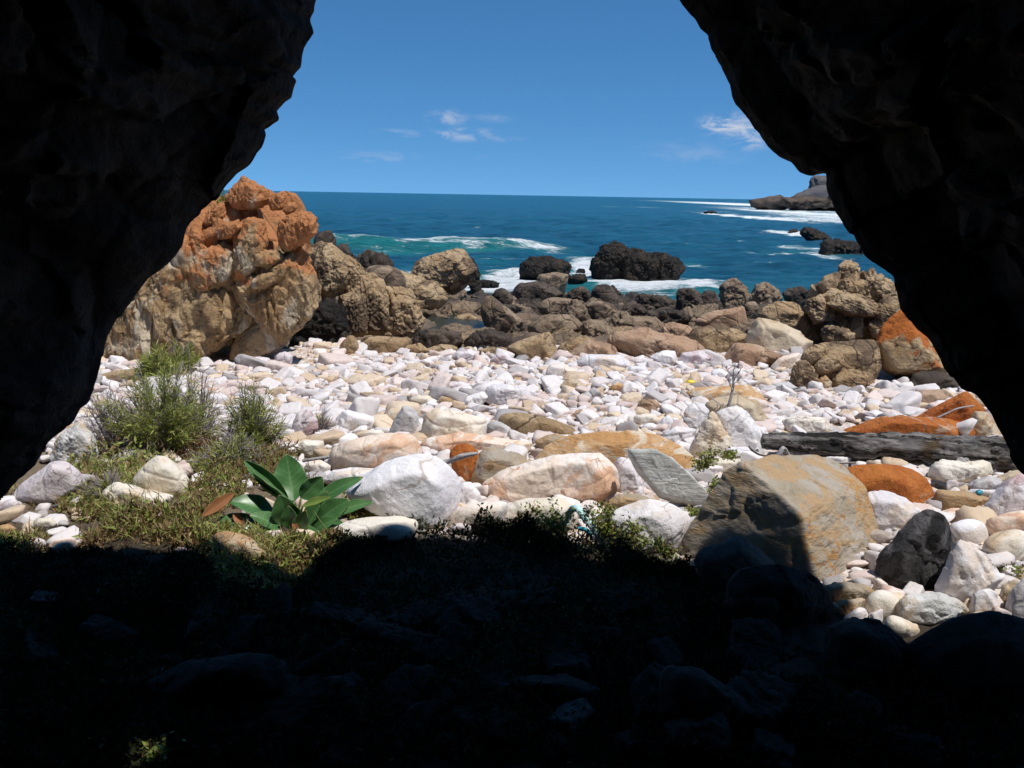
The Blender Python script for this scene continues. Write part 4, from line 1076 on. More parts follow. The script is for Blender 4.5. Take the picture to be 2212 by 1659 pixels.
# ------------------------------------------------------------------ ground sheet
def build_ground():
    def axis(lo, hi, dlo, dhi, step, far):
        a = np.arange(dlo, dhi, step)
        n = 26
        l = dlo - np.geomspace(step, dlo - lo, n)[::-1]
        h = dhi + np.geomspace(step, hi - dhi, n)
        return np.concatenate([l, a, h])
    xs = axis(-90, 90, -5.5, 6.5, 0.035, 1)
    ys = np.concatenate([np.linspace(-8, 2.2, 30), np.arange(2.25, 13, 0.035), np.geomspace(13.05, 70, 200)])
    X, Y = np.meshgrid(xs, ys)
    Z = g0(X, Y)
    p = np.stack([X.ravel(), Y.ravel(), np.zeros(X.size)], 1)
    f1, f2, idv = worley(p * 14, 3)
    peb = (np.clip(1 - f1 / 0.65, 0, 1) ** 0.5 - 0.5) * 0.035 * (0.4 + idv)
    near = np.clip((14 - Y.ravel()) / 3, 0, 1)
    rough = fbm(p * 0.9, 4, 5) * 0.30 + np.clip((worley(p * 0.8, 8)[2] - 0.5) * 0.5, -0.2, 0.3)
    far = np.clip((Y.ravel() - 11.5) / 3, 0, 1) * np.clip((40 - Y.ravel()) / 6, 0, 1)
    Z = Z.ravel() + peb * near + 0.9 * rough * far - 0.18 * far + 0.03 * fbm(p * 1.6, 3, 9)
    p[:, 2] = Z
    k = NT('shingle_ground')
    v = k.n('TexCoord').outputs['Object']
    vo = k.n('TexVoronoi')
    k.l(v, vo.inputs['Vector'])
    vo.inputs['Scale'].default_value = 28
    sep = k.n('SeparateColor')
    k.l(vo.outputs['Color'], sep.inputs[0])
    col = k.mix(sep.outputs[0], (0.50, 0.43, 0.39), (0.70, 0.63, 0.60))
    col = k.mix(k.ss(sep.outputs[1], 0.7, 0.75), col, (0.42, 0.30, 0.2))
    px = k.n('SeparateXYZ')
    k.l(v, px.inputs[0])
    # soil among the plants on the left and, darkened for its shade, inside the cave, bare dark rock towards the sea
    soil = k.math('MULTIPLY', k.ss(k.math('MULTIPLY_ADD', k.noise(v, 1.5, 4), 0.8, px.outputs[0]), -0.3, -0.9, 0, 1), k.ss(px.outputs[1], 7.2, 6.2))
    cave = k.ss(k.math('ADD', px.outputs[1], k.ss(px.outputs[0], 0.7, 1.5, 0, 0.8)), 4.95, 4.6)  # mask follows the edge of shade in front of the mouth
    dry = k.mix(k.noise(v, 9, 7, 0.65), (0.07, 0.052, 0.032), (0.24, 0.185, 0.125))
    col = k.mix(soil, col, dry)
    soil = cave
    col = k.mix(soil, col, k.mix(k.noise(v, 12, 6), (0.02, 0.016, 0.011), (0.06, 0.045, 0.028)))  # near-black soil tones put the cave's shade into the ground colour
    fl = k.ss(k.math('MULTIPLY_ADD', k.noise(v, 0.8, 4), 1.5, px.outputs[1]), 12.2, 13.6)
    br = k.mix(k.ss(k.noise(v, 1.1, 6), 0.4, 0.65), (0.08, 0.06, 0.045), (0.19, 0.13, 0.09))
    br = k.mix(k.ss(px.outputs[1], 18, 30), br, (0.045, 0.036, 0.03))
    col = k.mix(fl, col, br)
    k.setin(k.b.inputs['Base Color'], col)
    nb = k.bump(vo.outputs['Distance'], -0.4, 0.02)
    nb = k.bump(k.noise(v, 30, 6, 0.7), 0.7, 0.03, nb)
    k.l(nb, k.b.inputs['Normal'])
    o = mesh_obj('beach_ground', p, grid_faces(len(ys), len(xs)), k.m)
    tag(o, kind='structure')


build_ground()

# tide pool on the shelf
def pool():
    a = reg(2, [(270, 1130), (330, 1070), (450, 1050), (600, 1075), (700, 1090), (760, 1120), (640, 1160), (420, 1190), (300, 1180)])
    pts = hit(a[:, 0], a[:, 1])
    z = float(pts[:, 2].mean()) - 0.02
    c = pts.mean(0)
    V = [(c[0], c[1], z)] + [(q[0], q[1], z) for q in pts]
    n = len(pts)
    k = NT('pool_water')
    k.b.inputs['Base Color'].default_value = (0.02, 0.028, 0.022, 1)
    k.b.inputs['Roughness'].default_value = 0.3
    k.b.inputs['Specular IOR Level'].default_value = 0.15
    o = mesh_obj('tide_pool_water', V, [(0, 1 + i, 1 + (i + 1) % n) for i in range(n)], k.m, smooth=False)
    tag(o, kind='structure')


pool()

# ------------------------------------------------------------------ sea
def build_sea():
    nth, nr = 620, 520
    th = np.linspace(math.radians(-62), math.radians(62), nth)
    inv = np.linspace(1 / 22.0, 1 / 2500.0, nr)
    r = np.concatenate([1 / inv, np.geomspace(2700, 30000, 14)])
    TH, Rr = np.meshgrid(th, r)
    X = Rr * np.sin(TH)
    Y = Rr * np.cos(TH)
    x, y = X.ravel(), Y.ravel()
    rr = Rr.ravel()
    p = np.stack([x, y, 0 * x], 1)
    amp = np.clip((rr - 20) / 30, 0.25, 1) * np.clip(160 / rr, 0, 1)
    z = 0.26 * vnoise(p * np.array([0.16, 0.32, 1]), 1) + 0.16 * vnoise(p * np.array([0.4, 0.8, 1]), 2) + 0.09 * vnoise(p * np.array([0.9, 1.8, 1]), 3)
    z = z * amp
    # the breaking swell
    px0 = P(900, 532, 70)
    yc = 66 + 2.0 * np.sin(x * 0.12) + 0.10 * x
    prof = np.clip((x + 60) / 20, 0, 1) * np.clip((5.5 - x) / 7, 0, 1)
    dy = y - yc
    sw = np.exp(-np.where(dy < 0, (dy / 2.0) ** 2, (dy / 4.5) ** 2)) * prof
    z = z + 0.75 * sw
    n2 = vnoise(p * np.array([0.22, 0.6, 1]), 7)
    n3 = vnoise(p * np.array([0.07, 0.2, 1]), 17)
    foam = np.zeros_like(x)
    green = np.zeros_like(x)
    foam += (0.72 + 0.35 * n2 + 0.25 * n3) * np.exp(-((dy - 0.2 - 0.5 * n2) / 1.15) ** 2) * prof
    foam += (0.32 + 0.25 * n2 + 0.2 * n3) * np.exp(-((dy + 1.6) / 1.5) ** 2) * prof
    green += (0.75 + 0.5 * n3) * np.exp(-((dy + 1.4) / 2.6) ** 2) * prof
    # foam patches: picture position, half width, half height in picture units, strength
    blobs = [(1040, 622, 60, 16, 1.4), (1090, 595, 60, 16, 1.05), (1150, 612, 40, 18, 1.2), (1330, 592, 90, 24, 1.3), (1280, 575, 50, 16, 1.2), (1420, 612, 110, 12, 1.15),
             (1490, 610, 60, 7, 0.8), (1500, 570, 30, 6, 0.8), (1490, 605, 40, 5, 0.7), (1180, 540, 60, 6, 0.7), (1130, 530, 50, 6, 0.6), (1060, 560, 80, 10, 0.45), (1250, 555, 30, 5, 0.6),
             (1620, 441, 110, 5, 1.15), (1700, 453, 100, 6, 0.9), (1760, 462, 70, 9, 1.3), (1590, 467, 28, 6, 1.9), (1740, 474, 90, 6, 1.2), (1680, 446, 60, 5, 1.1), (1775, 469, 60, 7, 1.0), (1540, 457, 60, 3, 0.55),
             (1720, 506, 40, 7, 1.1), (1690, 503, 60, 4, 0.6), (1730, 537, 55, 6, 1.1), (1760, 552, 60, 7, 1.1), (1640, 548, 90, 4, 0.6), (1700, 570, 80, 4, 0.45), (1490, 530, 70, 4, 0.6),
             (1400, 448, 40, 2, 0.6), (1320, 446, 25, 2, 0.5), (1350, 485, 40, 2.5, 0.4), (1600, 520, 60, 3, 0.45), (850, 590, 60, 18, 0.6), (880, 600, 30, 14, 0.8), (800, 545, 60, 6, 0.4),
             (1250, 650, 60, 12, 0.9), (1390, 640, 80, 8, 0.7), (1560, 620, 60, 6, 0.5)]
    ax, ay, w = to_px(np.stack([x, y, 0 * x], 1))
    # the patches are laid on the water as ellipses in metres
    for (bx, by, hw, hh, st) in blobs:
        c = P(np.array([float(bx)]), np.array([float(by)]), np.array([1.0]))[0]
        d = ray(np.array([float(bx)]), np.array([float(by)]))[0]
        t = -4.0 / d[2]
        cx_, cy_ = d[0] * t, d[1] * t
        d1 = ray(np.array([float(bx)]), np.array([float(by - hh)]))[0]
        y1 = min(-4.0 / min(d1[2], -0.0015) * d1[1], cy_ * 2.2)
        sy = max(abs(y1 - cy_), 0.3)
        sx = hw / F * cy_
        foam += st * np.exp(-((x - cx_) / sx) ** 2 - ((y - cy_) / sy) ** 2)
    green += 0.7 * np.clip(foam, 0, 1)
    green += np.clip((46 - y) / 20, 0, 0.5) + 0.25 * np.clip((120 - rr) / 120, 0, 1)
    z = z + 0.05 * np.clip(foam, 0, 1) * vnoise(p * 1.7, 13)
    V = np.stack([x, y, z], 1)
    k = NT('sea_water')
    v = k.n('TexCoord').outputs['Object']
    fo = k.n('Attribute', attribute_name='foam').outputs['Fac']
    gr = k.n('Attribute', attribute_name='green').outputs['Fac']
    deep = k.mix(k.noise(k.vmul(v, (0.012, 0.04, 1)), 1.0, 6, 0.6), (0.006, 0.070, 0.15), (0.009, 0.125, 0.195))
    col = k.mix(k.ss(gr, 0.1, 1.0), deep, (0.014, 0.172, 0.19))
    wv = k.noise(k.vmul(v, (0.22, 0.55, 1)), 1.0, 8, 0.7, 0.4)
    col = k.mix(1.0, col, k.mix(k.ss(wv, 0.3, 0.7), (0.62, 0.68, 0.74), (1.35, 1.28, 1.2)), 'MULTIPLY')
    nz = k.noise(k.vmul(v, (0.5, 1.0, 1)), 1.0, 9, 0.72, 0.8)
    nz2 = k.noise(k.vmul(v, (0.12, 0.45, 1)), 1.0, 8, 0.68, 0.7)
    nz3 = k.noise(k.vmul(v, (1.6, 2.6, 1)), 1.0, 6, 0.7, 1.2)
    nn = k.math('ADD', k.math('MULTIPLY', nz, 0.42), k.math('ADD', k.math('MULTIPLY', nz2, 0.33), k.math('MULTIPLY', nz3, 0.25)))
    fm = k.ss(k.math('ADD', fo, k.math('MULTIPLY', k.math('SUBTRACT', nn, 0.5), 5.6)), 0.5, 1.25)
    fm = k.math('MULTIPLY', fm, k.ss(fo, 0.05, 0.3))
    # scattered white caps
    cap = k.ss(k.noise(k.vmul(v, (0.10, 0.42, 1)), 1.0, 5, 0.62, 0.3), 0.69, 0.76)
    cap2 = k.ss(k.noise(k.vmul(v, (0.35, 1.3, 1)), 1.0, 6, 0.66, 0.5), 0.675, 0.76)
    fm = k.math('MAXIMUM', fm, k.math('MAXIMUM', k.math('MULTIPLY', cap, 0.5), k.math('MULTIPLY', cap2, 0.6)))
    k.setin(k.b.inputs['Base Color'], k.mix(fm, col, (0.80, 0.83, 0.84)))
    k.setin(k.b.inputs['Roughness'], k.ss(fm, 0, 1, 0.28, 0.8))
    k.b.inputs['Specular IOR Level'].default_value = 0.13
    nb = k.bump(k.noise(k.vmul(v, (0.35, 0.9, 1)), 1.0, 9, 0.66), 1.0, 1.1)
    nb = k.bump(k.noise(k.vmul(v, (0.08, 0.22, 1)), 1.0, 4, 0.6), 0.6, 1.2, nb)
    k.l(nb, k.b.inputs['Normal'])
    o = mesh_obj('sea_water', V, grid_faces(len(r), nth), k.m, attrs={'foam': foam, 'green': green})
    tag(o, kind='structure')


build_sea()

# ------------------------------------------------------------------ cave walls and the roof brow
SUN = np.array([0.33, -0.22, 0.92])
SUN = SUN / np.linalg.norm(SUN)


def resample(pts, n):
    pts = np.asarray(pts, float)
    s = np.concatenate([[0], np.cumsum(np.linalg.norm(np.diff(pts[:, :2], axis=0), axis=1))])
    t = np.linspace(0, s[-1], n)
    return np.stack([np.interp(t, s, pts[:, i]) for i in range(pts.shape[1])], 1)


FLECK = [hit(np.array([a]), np.array([b]))[0] + np.array([0, 0, 0.1]) for a, b in ((338.0, 1630.0),)]


def cut_fleck_hole(V, Fc, r):  # hole added along the sun ray to let the fleck through
    c = V[Fc].mean(1)
    keep = np.ones(len(Fc), bool)
    for f in FLECK:
        d = c - f
        t = d @ SUN
        dist = np.linalg.norm(d - t[:, None] * SUN, axis=1)
        keep &= ~((dist < r) & (t > 0.3))
    return Fc[keep]


def cave_wall(rim, side, label, seed, ridge=None):
    n = 520
    q = resample(rim, n)
    base = P(q[:, 0], q[:, 1], q[:, 2])
    # outward direction in the x-z plane, away from the opening
    cen = np.array([0.25, 3.3])
    tng = np.gradient(np.stack([base[:, 0], base[:, 2]], 1), axis=0)
    for _ in range(60):
        tng[1:-1] = (tng[:-2] + tng[1:-1] + tng[2:]) / 3
    out = np.stack([tng[:, 1], -tng[:, 0]], 1)
    out /= np.linalg.norm(out, axis=1)[:, None]
    if (out * (np.stack([base[:, 0], base[:, 2]], 1) - cen)).sum(1).mean() < 0:
        out = -out
    #   (outward, towards the cave's inside); negative inside = outer cliff face
    prof = [(7, 4.6), (4, 2.7), (2.2, 1.5), (1.0, 0.72), (0.4, 0.28), (0.12, 0.08), (0.03, 0.02), (0.0, 0.03), (0.012, 0.10), (0.05, 0.22), (0.13, 0.38), (0.16, 0.5), (0.22, 0.75), (0.34, 1.0), (0.46, 1.4), (0.62, 1.9), (0.8, 2.5), (0.9, 3.3), (0.95, 4.5), (0.8, 6.0)]
    if ridge:
        prof = ridge
    pr = np.array(prof, float)
    ks = np.concatenate([np.arange(0, 5, 0.25), np.arange(5, len(pr) - 4, 0.06), np.arange(len(pr) - 4, len(pr) - 0.99, 0.2)])
    po = np.interp(ks, np.arange(len(pr)), pr[:, 0])
    pi = np.interp(ks, np.arange(len(pr)), pr[:, 1])
    rows = []
    for a, b in zip(po, pi):
        V = base.copy()
        V[:, 0] += out[:, 0] * a
        V[:, 2] += out[:, 1] * a
        V[:, 1] -= b
        rows.append(V)
    V = np.array(rows)
    sh = V.shape
    V = V.reshape(-1, 3)
    O = np.broadcast_to(out[None], (sh[0], n, 2)).reshape(-1, 2)
    B = np.repeat(pi, n)
    A = np.repeat(po, n)
    d = fbm(V * np.array([1.5, 0.9, 1.5]), 5, seed) * 0.13 + 0.16 * (worley(V * np.array([1.1, 0.7, 1.1]) + 0.4 * np.stack([vnoise(V * 1.3, seed + 4)] * 3, 1), seed)[2] - 0.4) + 0.035 * ridged(V * 4, 3, seed + 2)
    tq = V * np.array([1.6, 1.0, 1.6]) @ np.array([[0.8, 0, 0.6], [0, 1, 0], [-0.6, 0, 0.8]])
    d = d + 0.16 * worley(tq, seed + 20, True)[3] + 0.07 * worley(tq * 2.7, seed + 24, True)[3]
    amp = np.clip(B / 0.6, 0.0, 1.0)
    amp = np.where(A > 0.2, np.maximum(amp, np.clip(A, 0, 1)), amp)
    d = np.abs(d) * amp * 1.25
    d += 0.010 * fbm(V * 9, 4, seed + 8) * np.clip(1 - amp, 0, 1)
    V[:, 0] += O[:, 0] * d
    V[:, 2] += O[:, 1] * d
    o = mesh_obj('cave_wall', V, cut_fleck_hole(V, grid_faces(sh[0], n), 0.078), MATS['cave_face'], origin=np.array([side * 2.6, 2.0, 2.0]))
    tag(o, label, 'cave wall')
    return o


LEFT = [(1090, -740, 3.3), (960, -700, 3.3), (820, -500, 3.3), (740, -250, 3.3), (694, 0, 3.25), (675, 45, 3.24), (680, 75, 3.22), (663, 110, 3.2), (657, 150, 3.2), (641, 168, 3.2), (652, 178, 3.2), (636, 215, 3.2), (604, 243, 3.18),
        (608, 260, 3.18), (573, 280, 3.16), (578, 290, 3.16), (572, 320, 3.15), (548, 355, 3.12), (520, 380, 3.1), (500, 402, 3.1), (470, 442, 3.08), (415, 495, 3.05), (387, 545, 3.04), (330, 602, 3.02), (285, 657, 3.0), (247, 700, 3.0),
        (239, 760, 2.98), (225, 815, 2.96), (205, 862, 2.95), (186, 880, 2.95), (164, 917, 2.93), (128, 948, 2.92), (105, 975, 2.92), (88, 1003, 2.9), (40, 1045, 2.88), (0, 1087, 2.87), (-120, 1200, 2.82), (-350, 1440, 2.7), (-650, 1950, 2.55), (-800, 2300, 2.5)]
RIGHT = [(1060, -745, 3.3), (1200, -715, 3.25), (1330, -520, 3.15), (1410, -230, 3.0), (1454, 0, 2.95), (1490, 42, 2.93), (1521, 80, 2.92), (1531, 122, 2.9), (1556, 166, 2.9), (1571, 197, 2.88), (1592, 240, 2.86), (1620, 282, 2.85), (1650, 320, 2.84),
         (1688, 355, 2.82), (1715, 379, 2.82), (1742, 385, 2.8), (1772, 379, 2.8), (1774, 402, 2.78), (1790, 440, 2.77), (1810, 490, 2.76), (1830, 522, 2.75), (1850, 556, 2.74), (1880, 581, 2.72), (1913, 597, 2.71), (1930, 640, 2.7), (1950, 682, 2.69),
         (1968, 706, 2.68), (1990, 724, 2.68), (2012, 762, 2.67), (2036, 800, 2.66), (2060, 838, 2.65), (2092, 852, 2.64), (2122, 892, 2.63), (2150, 940, 2.62), (2172, 982, 2.6), (2190, 1013, 2.6), (2212, 1032, 2.58), (2320, 1150, 2.5), (2550, 1450, 2.4), (2900, 2000, 2.3), (3000, 2300, 2.3)]
cave_wall(LEFT, -1, 'dark cave wall hanging over the left side of the view', 21)
RP = [(7, 4.6), (4, 2.7), (2.2, 1.5), (1.0, 0.72), (0.4, 0.28), (0.12, 0.08), (0.03, 0.02), (0.0, 0.03), (0.015, 0.08), (0.07, 0.14), (0.115, 0.18), (0.10, 0.26), (0.12, 0.4), (0.22, 0.75), (0.34, 1.0), (0.46, 1.4), (0.62, 1.9), (0.8, 2.5), (0.9, 3.3), (0.95, 4.5), (0.8, 6.0)]
cave_wall(RIGHT, 1, 'black overhanging cave wall on the right side of the view', 33, RP)

# back of the cave
def cave_back():
    n, m = 40, 30
    th = np.linspace(0, 2 * math.pi, n, endpoint=False)
    rows = []
    for i in range(m):
        f = i / (m - 1)
        r_ = 4.2 * math.cos(f * math.pi / 2) ** 0.7 + 0.01
        rows.append(np.stack([0.3 + r_ * 1.15 * np.cos(th), np.full(n, -1.8 - 2.2 * f), 3.4 + r_ * np.sin(th)], 1))
    V = np.vstack(rows)
    V[:, 1] += 0.3 * fbm(V * 0.8, 4, 4)
    o = mesh_obj('cave_interior', V, grid_faces(m, n, True), MATS['cave_stone'])
    tag(o, kind='structure')


cave_back()

# the brow above the mouth: its lip is where the edge of shade on the ground leads back towards the sun
def brow():
    edge = [(-2600, 1215), (-1500, 1195), (-600, 1185), (-200, 1180), (0, 1184), (100, 1192), (200, 1188), (330, 1200), (440, 1200), (482, 1235), (497, 1285), (560, 1296), (610, 1284), (650, 1255), (700, 1215), (760, 1178), (860, 1166), (930, 1160), (1010, 1158), (1130, 1162),
            (1200, 1172), (1250, 1198), (1340, 1222), (1440, 1228), (1495, 1205)]
    pts = [hit(np.array([float(a)]), np.array([float(b)]))[0] for a, b in edge]
    # across the shaded face of the square block
    Yb = float(hit(np.array([1700.]), np.array([1262.]))[0, 1])
    for a, b, dd in [(1515, 1170, .34), (1535, 1130, .32), (1560, 1097, .30), (1590, 1090, .27), (1620, 1098, .23), (1645, 1135, .2), (1668, 1190, .16), (1690, 1240, .1), (1720, 1262, .06), (1760, 1268, .02)]:
        pts.append(P(np.array([float(a)]), np.array([float(b)]), np.array([Yb + dd]))[0])
    for a, b in [(1800, 1290), (1830, 1345), (1870, 1385), (1930, 1395), (1985, 1385), (2060, 1355), (2150, 1340), (2260, 1350), (2500, 1370), (3000, 1420), (4200, 1500)]:
        pts.append(hit(np.array([float(a)]), np.array([float(b)]))[0])
    pts = np.array(pts)
    lipz = 6.35
    t = (lipz - pts[:, 2]) / SUN[2]
    L = pts + SUN * t[:, None]
    q = resample(np.stack([L[:, 0], L[:, 1], L[:, 2]], 1), 900)
    # profile: height above the lip, distance back from it
    prof = [(0.55, 7.5), (0.5, 3.0), (0.35, 1.2), (0.16, 0.45), (0.04, 0.12), (0.0, 0.0), (0.10, 0.06), (0.35, 0.22), (0.9, 0.6), (2.0, 1.3), (3.6, 2.4), (5.0, 4.0), (5.6, 8.0)]
    pr = np.array(prof)
    ks = np.linspace(0, len(pr) - 1, 90)
    hz = np.interp(ks, np.arange(len(pr)), pr[:, 0])
    bk = np.interp(ks, np.arange(len(pr)), pr[:, 1])
    V = []
    for h, b in zip(hz, bk):
        w = q.copy()
        # away from the lip the small teeth fade out
        sm = np.minimum(q[:, 1], 9)
        f = np.clip(b / 1.5, 0, 1)
        w[:, 1] = q[:, 1] * (1 - f) + q[:, 1].min() * f - b
        w[:, 2] = q[:, 2] + h
        V.append(w)
    V = np.array(V)
    sh = V.shape
    V = V.reshape(-1, 3)
    B = np.repeat(bk, sh[1])
    nz = fbm(V * 1.1, 5, 41) * np.clip(B / 1.2, 0, 1) * 0.3
    V[:, 2] += nz
    o = mesh_obj('cave_roof', V, cut_fleck_hole(V, grid_faces(sh[0], sh[1]), 0.3), MATS['cave_stone'])
    tag(o, kind='structure')


brow()

# ------------------------------------------------------------------ cobbles
def in_poly(poly, x, y):
    x = np.asarray(x)
    y = np.asarray(y)
    ins = np.zeros(x.shape, bool)
    n = len(poly)
    j = n - 1
    for i in range(n):
        xi, yi = poly[i]
        xj, yj = poly[j]
        c = ((yi > y) != (yj > y)) & (x < (xj - xi) * (y - yi) / (yj - yi + 1e-12) + xi)
        ins ^= c
        j = i
    return ins


OPEN = [(a, b) for a, b, _ in LEFT] + [(a, b) for a, b, _ in RIGHT][::-1]


def block_points(rg):
    k = np.array([[a, b, e] for a in (-1, 1) for b in (-1, 1) for e in (-1, 1)], float)
    k = k * np.array([0.8, rg.uniform(0.5, 0.72), rg.uniform(0.32, 0.5)])
    k[:, 0] += 0.25 * k[:, 2] * rg.normal()
    return k + rg.uniform(-0.24, 0.24, (8, 3))


def stone_variants(n, lvl, seed):
    out = []
    rg = np.random.default_rng(seed)
    for i in range(n):
        m = 14
        d = rg.normal(size=(m, 3))
        d /= np.linalg.norm(d, axis=1)[:, None]
        pts = d * np.array([1.0, rg.uniform(0.62, 0.9), rg.uniform(0.38, 0.62)]) * rg.uniform(0.75, 1.05, (m, 1))
        if i % 5 < 3:
            pts = block_points(rg)
        st = 'round' if i % 5 >= 3 else 'angular'
        V, Fc = hull_mesh(pts, st, lvl, 100 + seed + i, edge=(10 if i % 5 >= 3 else 34))
        V = V - (V.max(0) + V.min(0)) / 2
        V = V / np.abs(V[:, :2]).max()
        out.append((V, Fc))
    return out


def rotz(a):
    return np.array([[math.cos(a), -math.sin(a), 0], [math.sin(a), math.cos(a), 0], [0, 0, 1]])


CM = ['cobble_white', 'cobble_pink', 'cobble_cream', 'cobble_grey']
CLAB = ['rounded white cobble, one of many strewn over the beach', 'pinkish cobble, one of many strewn over the beach', 'cream to tan cobble, one of many strewn over the beach', 'grey cobble, one of many strewn over the beach']


def cobbles():
    rg = np.random.default_rng(5)
    cell = {}
    res = []

    def try_put(x, y, r, f):
        i, j = int(math.floor(x / 0.2)), int(math.floor(y / 0.2))
        for a in (-1, 0, 1):
            for b in (-1, 0, 1):
                for (u, v, s) in cell.get((i + a, j + b), ()):
                    if (u - x) ** 2 + (v - y) ** 2 < (f * (r + s)) ** 2:
                        return
        cell.setdefault((i, j), []).append((x, y, r))
        res.append((x, y, r))
    # sizes from large to small
    for rlo, rhi, tries, f in [(0.12, 0.18, 150, 0.9), (0.085, 0.12, 950, 0.8), (0.06, 0.085, 5000, 0.74), (0.045, 0.065, 16000, 0.70), (0.03, 0.045, 26000, 0.66)]:
        xs = rg.uniform(-5.2, 6.2, tries)
        ys = 3.7 + (12.4 - 3.7) * rg.uniform(0, 1, tries) ** 0.8
        rs = rg.uniform(rlo, rhi, tries)
        for x, y, r in zip(xs, ys, rs):
            if x < -0.75 - 0.10 * (y - 4) and y < 6.4 and rg.uniform() < 0.86:
                continue
            if y < 4.15 and x < 0.8:
                continue
            if y > 11.4 + 0.5 * math.sin(x * 1.7):
                continue
            if abs(x) > 0.62 * y + 0.5:
                continue
            try_put(x, y, r, f)
    res = np.array(res)
    gz = g0(res[:, 0], res[:, 1])
    cen = np.stack([res[:, 0], res[:, 1], gz + 0.25 * res[:, 2]], 1)
    px, py, w = to_px(cen)
    hidden = np.zeros(len(res), bool)
    inside = np.zeros(len(res), bool)
    for poly, Yh in HERO:
        m = in_poly(poly, px, py)
        hidden |= m & (res[:, 1] > Yh)
        wid = (poly[:, 0].max() - poly[:, 0].min()) / F * Yh
        cx_ = (poly[:, 0].max() + poly[:, 0].min()) / 2
        xw = P(np.array([cx_]), np.array([poly[:, 1].max()]), np.array([Yh]))[0, 0]
        e = ((res[:, 0] - xw) / (wid * 0.46)) ** 2 + ((res[:, 1] - Yh - wid * 0.28) / (wid * 0.36)) ** 2
        inside |= (e < 1) & (Yh < 14)
    shade = in_poly([(-100, 1165), (300, 1175), (640, 1180), (760, 1160), (860, 1130), (1000, 1120), (1130, 1120), (1330, 1180), (1480, 1185), (1620, 1240), (1780, 1330), (1960, 1400), (2212, 1345), (2212, 1700), (-100, 1700)], px, py)
    keep = ~inside & ~shade
    res, cen, px, py, hidden = res[keep], cen[keep], px[keep], py[keep], hidden[keep]
    vis = in_poly(OPEN, px, py) & ~hidden & (px > 5) & (px < 2207) & (py < 1390)
    score = np.where(vis, res[:, 2] / res[:, 1], 0)
    order = np.argsort(-score)
    top = order[:300]
    topset = set(top.tolist())
    cls = rg.choice(4, len(res), p=[0.50, 0.22, 0.17, 0.11])
    # individuals
    vh = stone_variants(12, 4, 1)
    meshes = {}
    for i in top:
        a = int(rg.integers(12))
        c = int(cls[i])
        if (a, c) not in meshes:
            V, Fc = vh[a]
            o = mesh_obj('cobble', V, Fc, MATS[CM[c]])
            meshes[(a, c)] = o
        else:
            o = meshes[(a, c)].copy()
            COL.objects.link(o)
        r = float(res[i, 2])
        o.location = cen[i]
        o.scale = (r * rg.uniform(0.95, 1.25), r, r * rg.uniform(0.8, 1.1))
        o.rotation_euler = (rg.normal(0, 0.25), rg.normal(0, 0.25), rg.uniform(0, 6.28))
        tag(o, CLAB[c], 'cobble', ['white beach cobbles', 'pinkish beach cobbles', 'cream beach cobbles', 'grey beach cobbles'][c])
    # the rest as one mass
    vl = stone_variants(10, 3, 50)
    VV, FF, MI, RN = [], [], [], []
    n = 0
    nv = len(vl[0][0])
    for i in range(len(res)):
        if i in topset:
            continue
        V, Fc = vl[int(rg.integers(10))]
        r = res[i, 2]
        M = rotz(rg.uniform(0, 6.28)) @ np.diag([r * rg.uniform(0.95, 1.3), r, r * rg.uniform(0.8, 1.15)])
        t1, t2 = rg.normal(0, 0.25, 2)
        T = np.array([[1, 0, t2], [0, 1, t1], [-t2, -t1, 1]])
        VV.append(V @ (T @ M).T + cen[i])
        FF.append(Fc + n)
        MI.append(np.full(len(Fc), cls[i]))
        RN.append(np.full(nv, rg.uniform()))
        n += nv
    o = mesh_obj('shingle', np.vstack(VV), np.vstack(FF), None, mats=[MATS[m] for m in CM], midx=np.concatenate(MI), attrs={'rnd': np.concatenate(RN)})
    tag(o, 'smaller pale cobbles packed over the whole beach', kind='stuff')


cobbles()

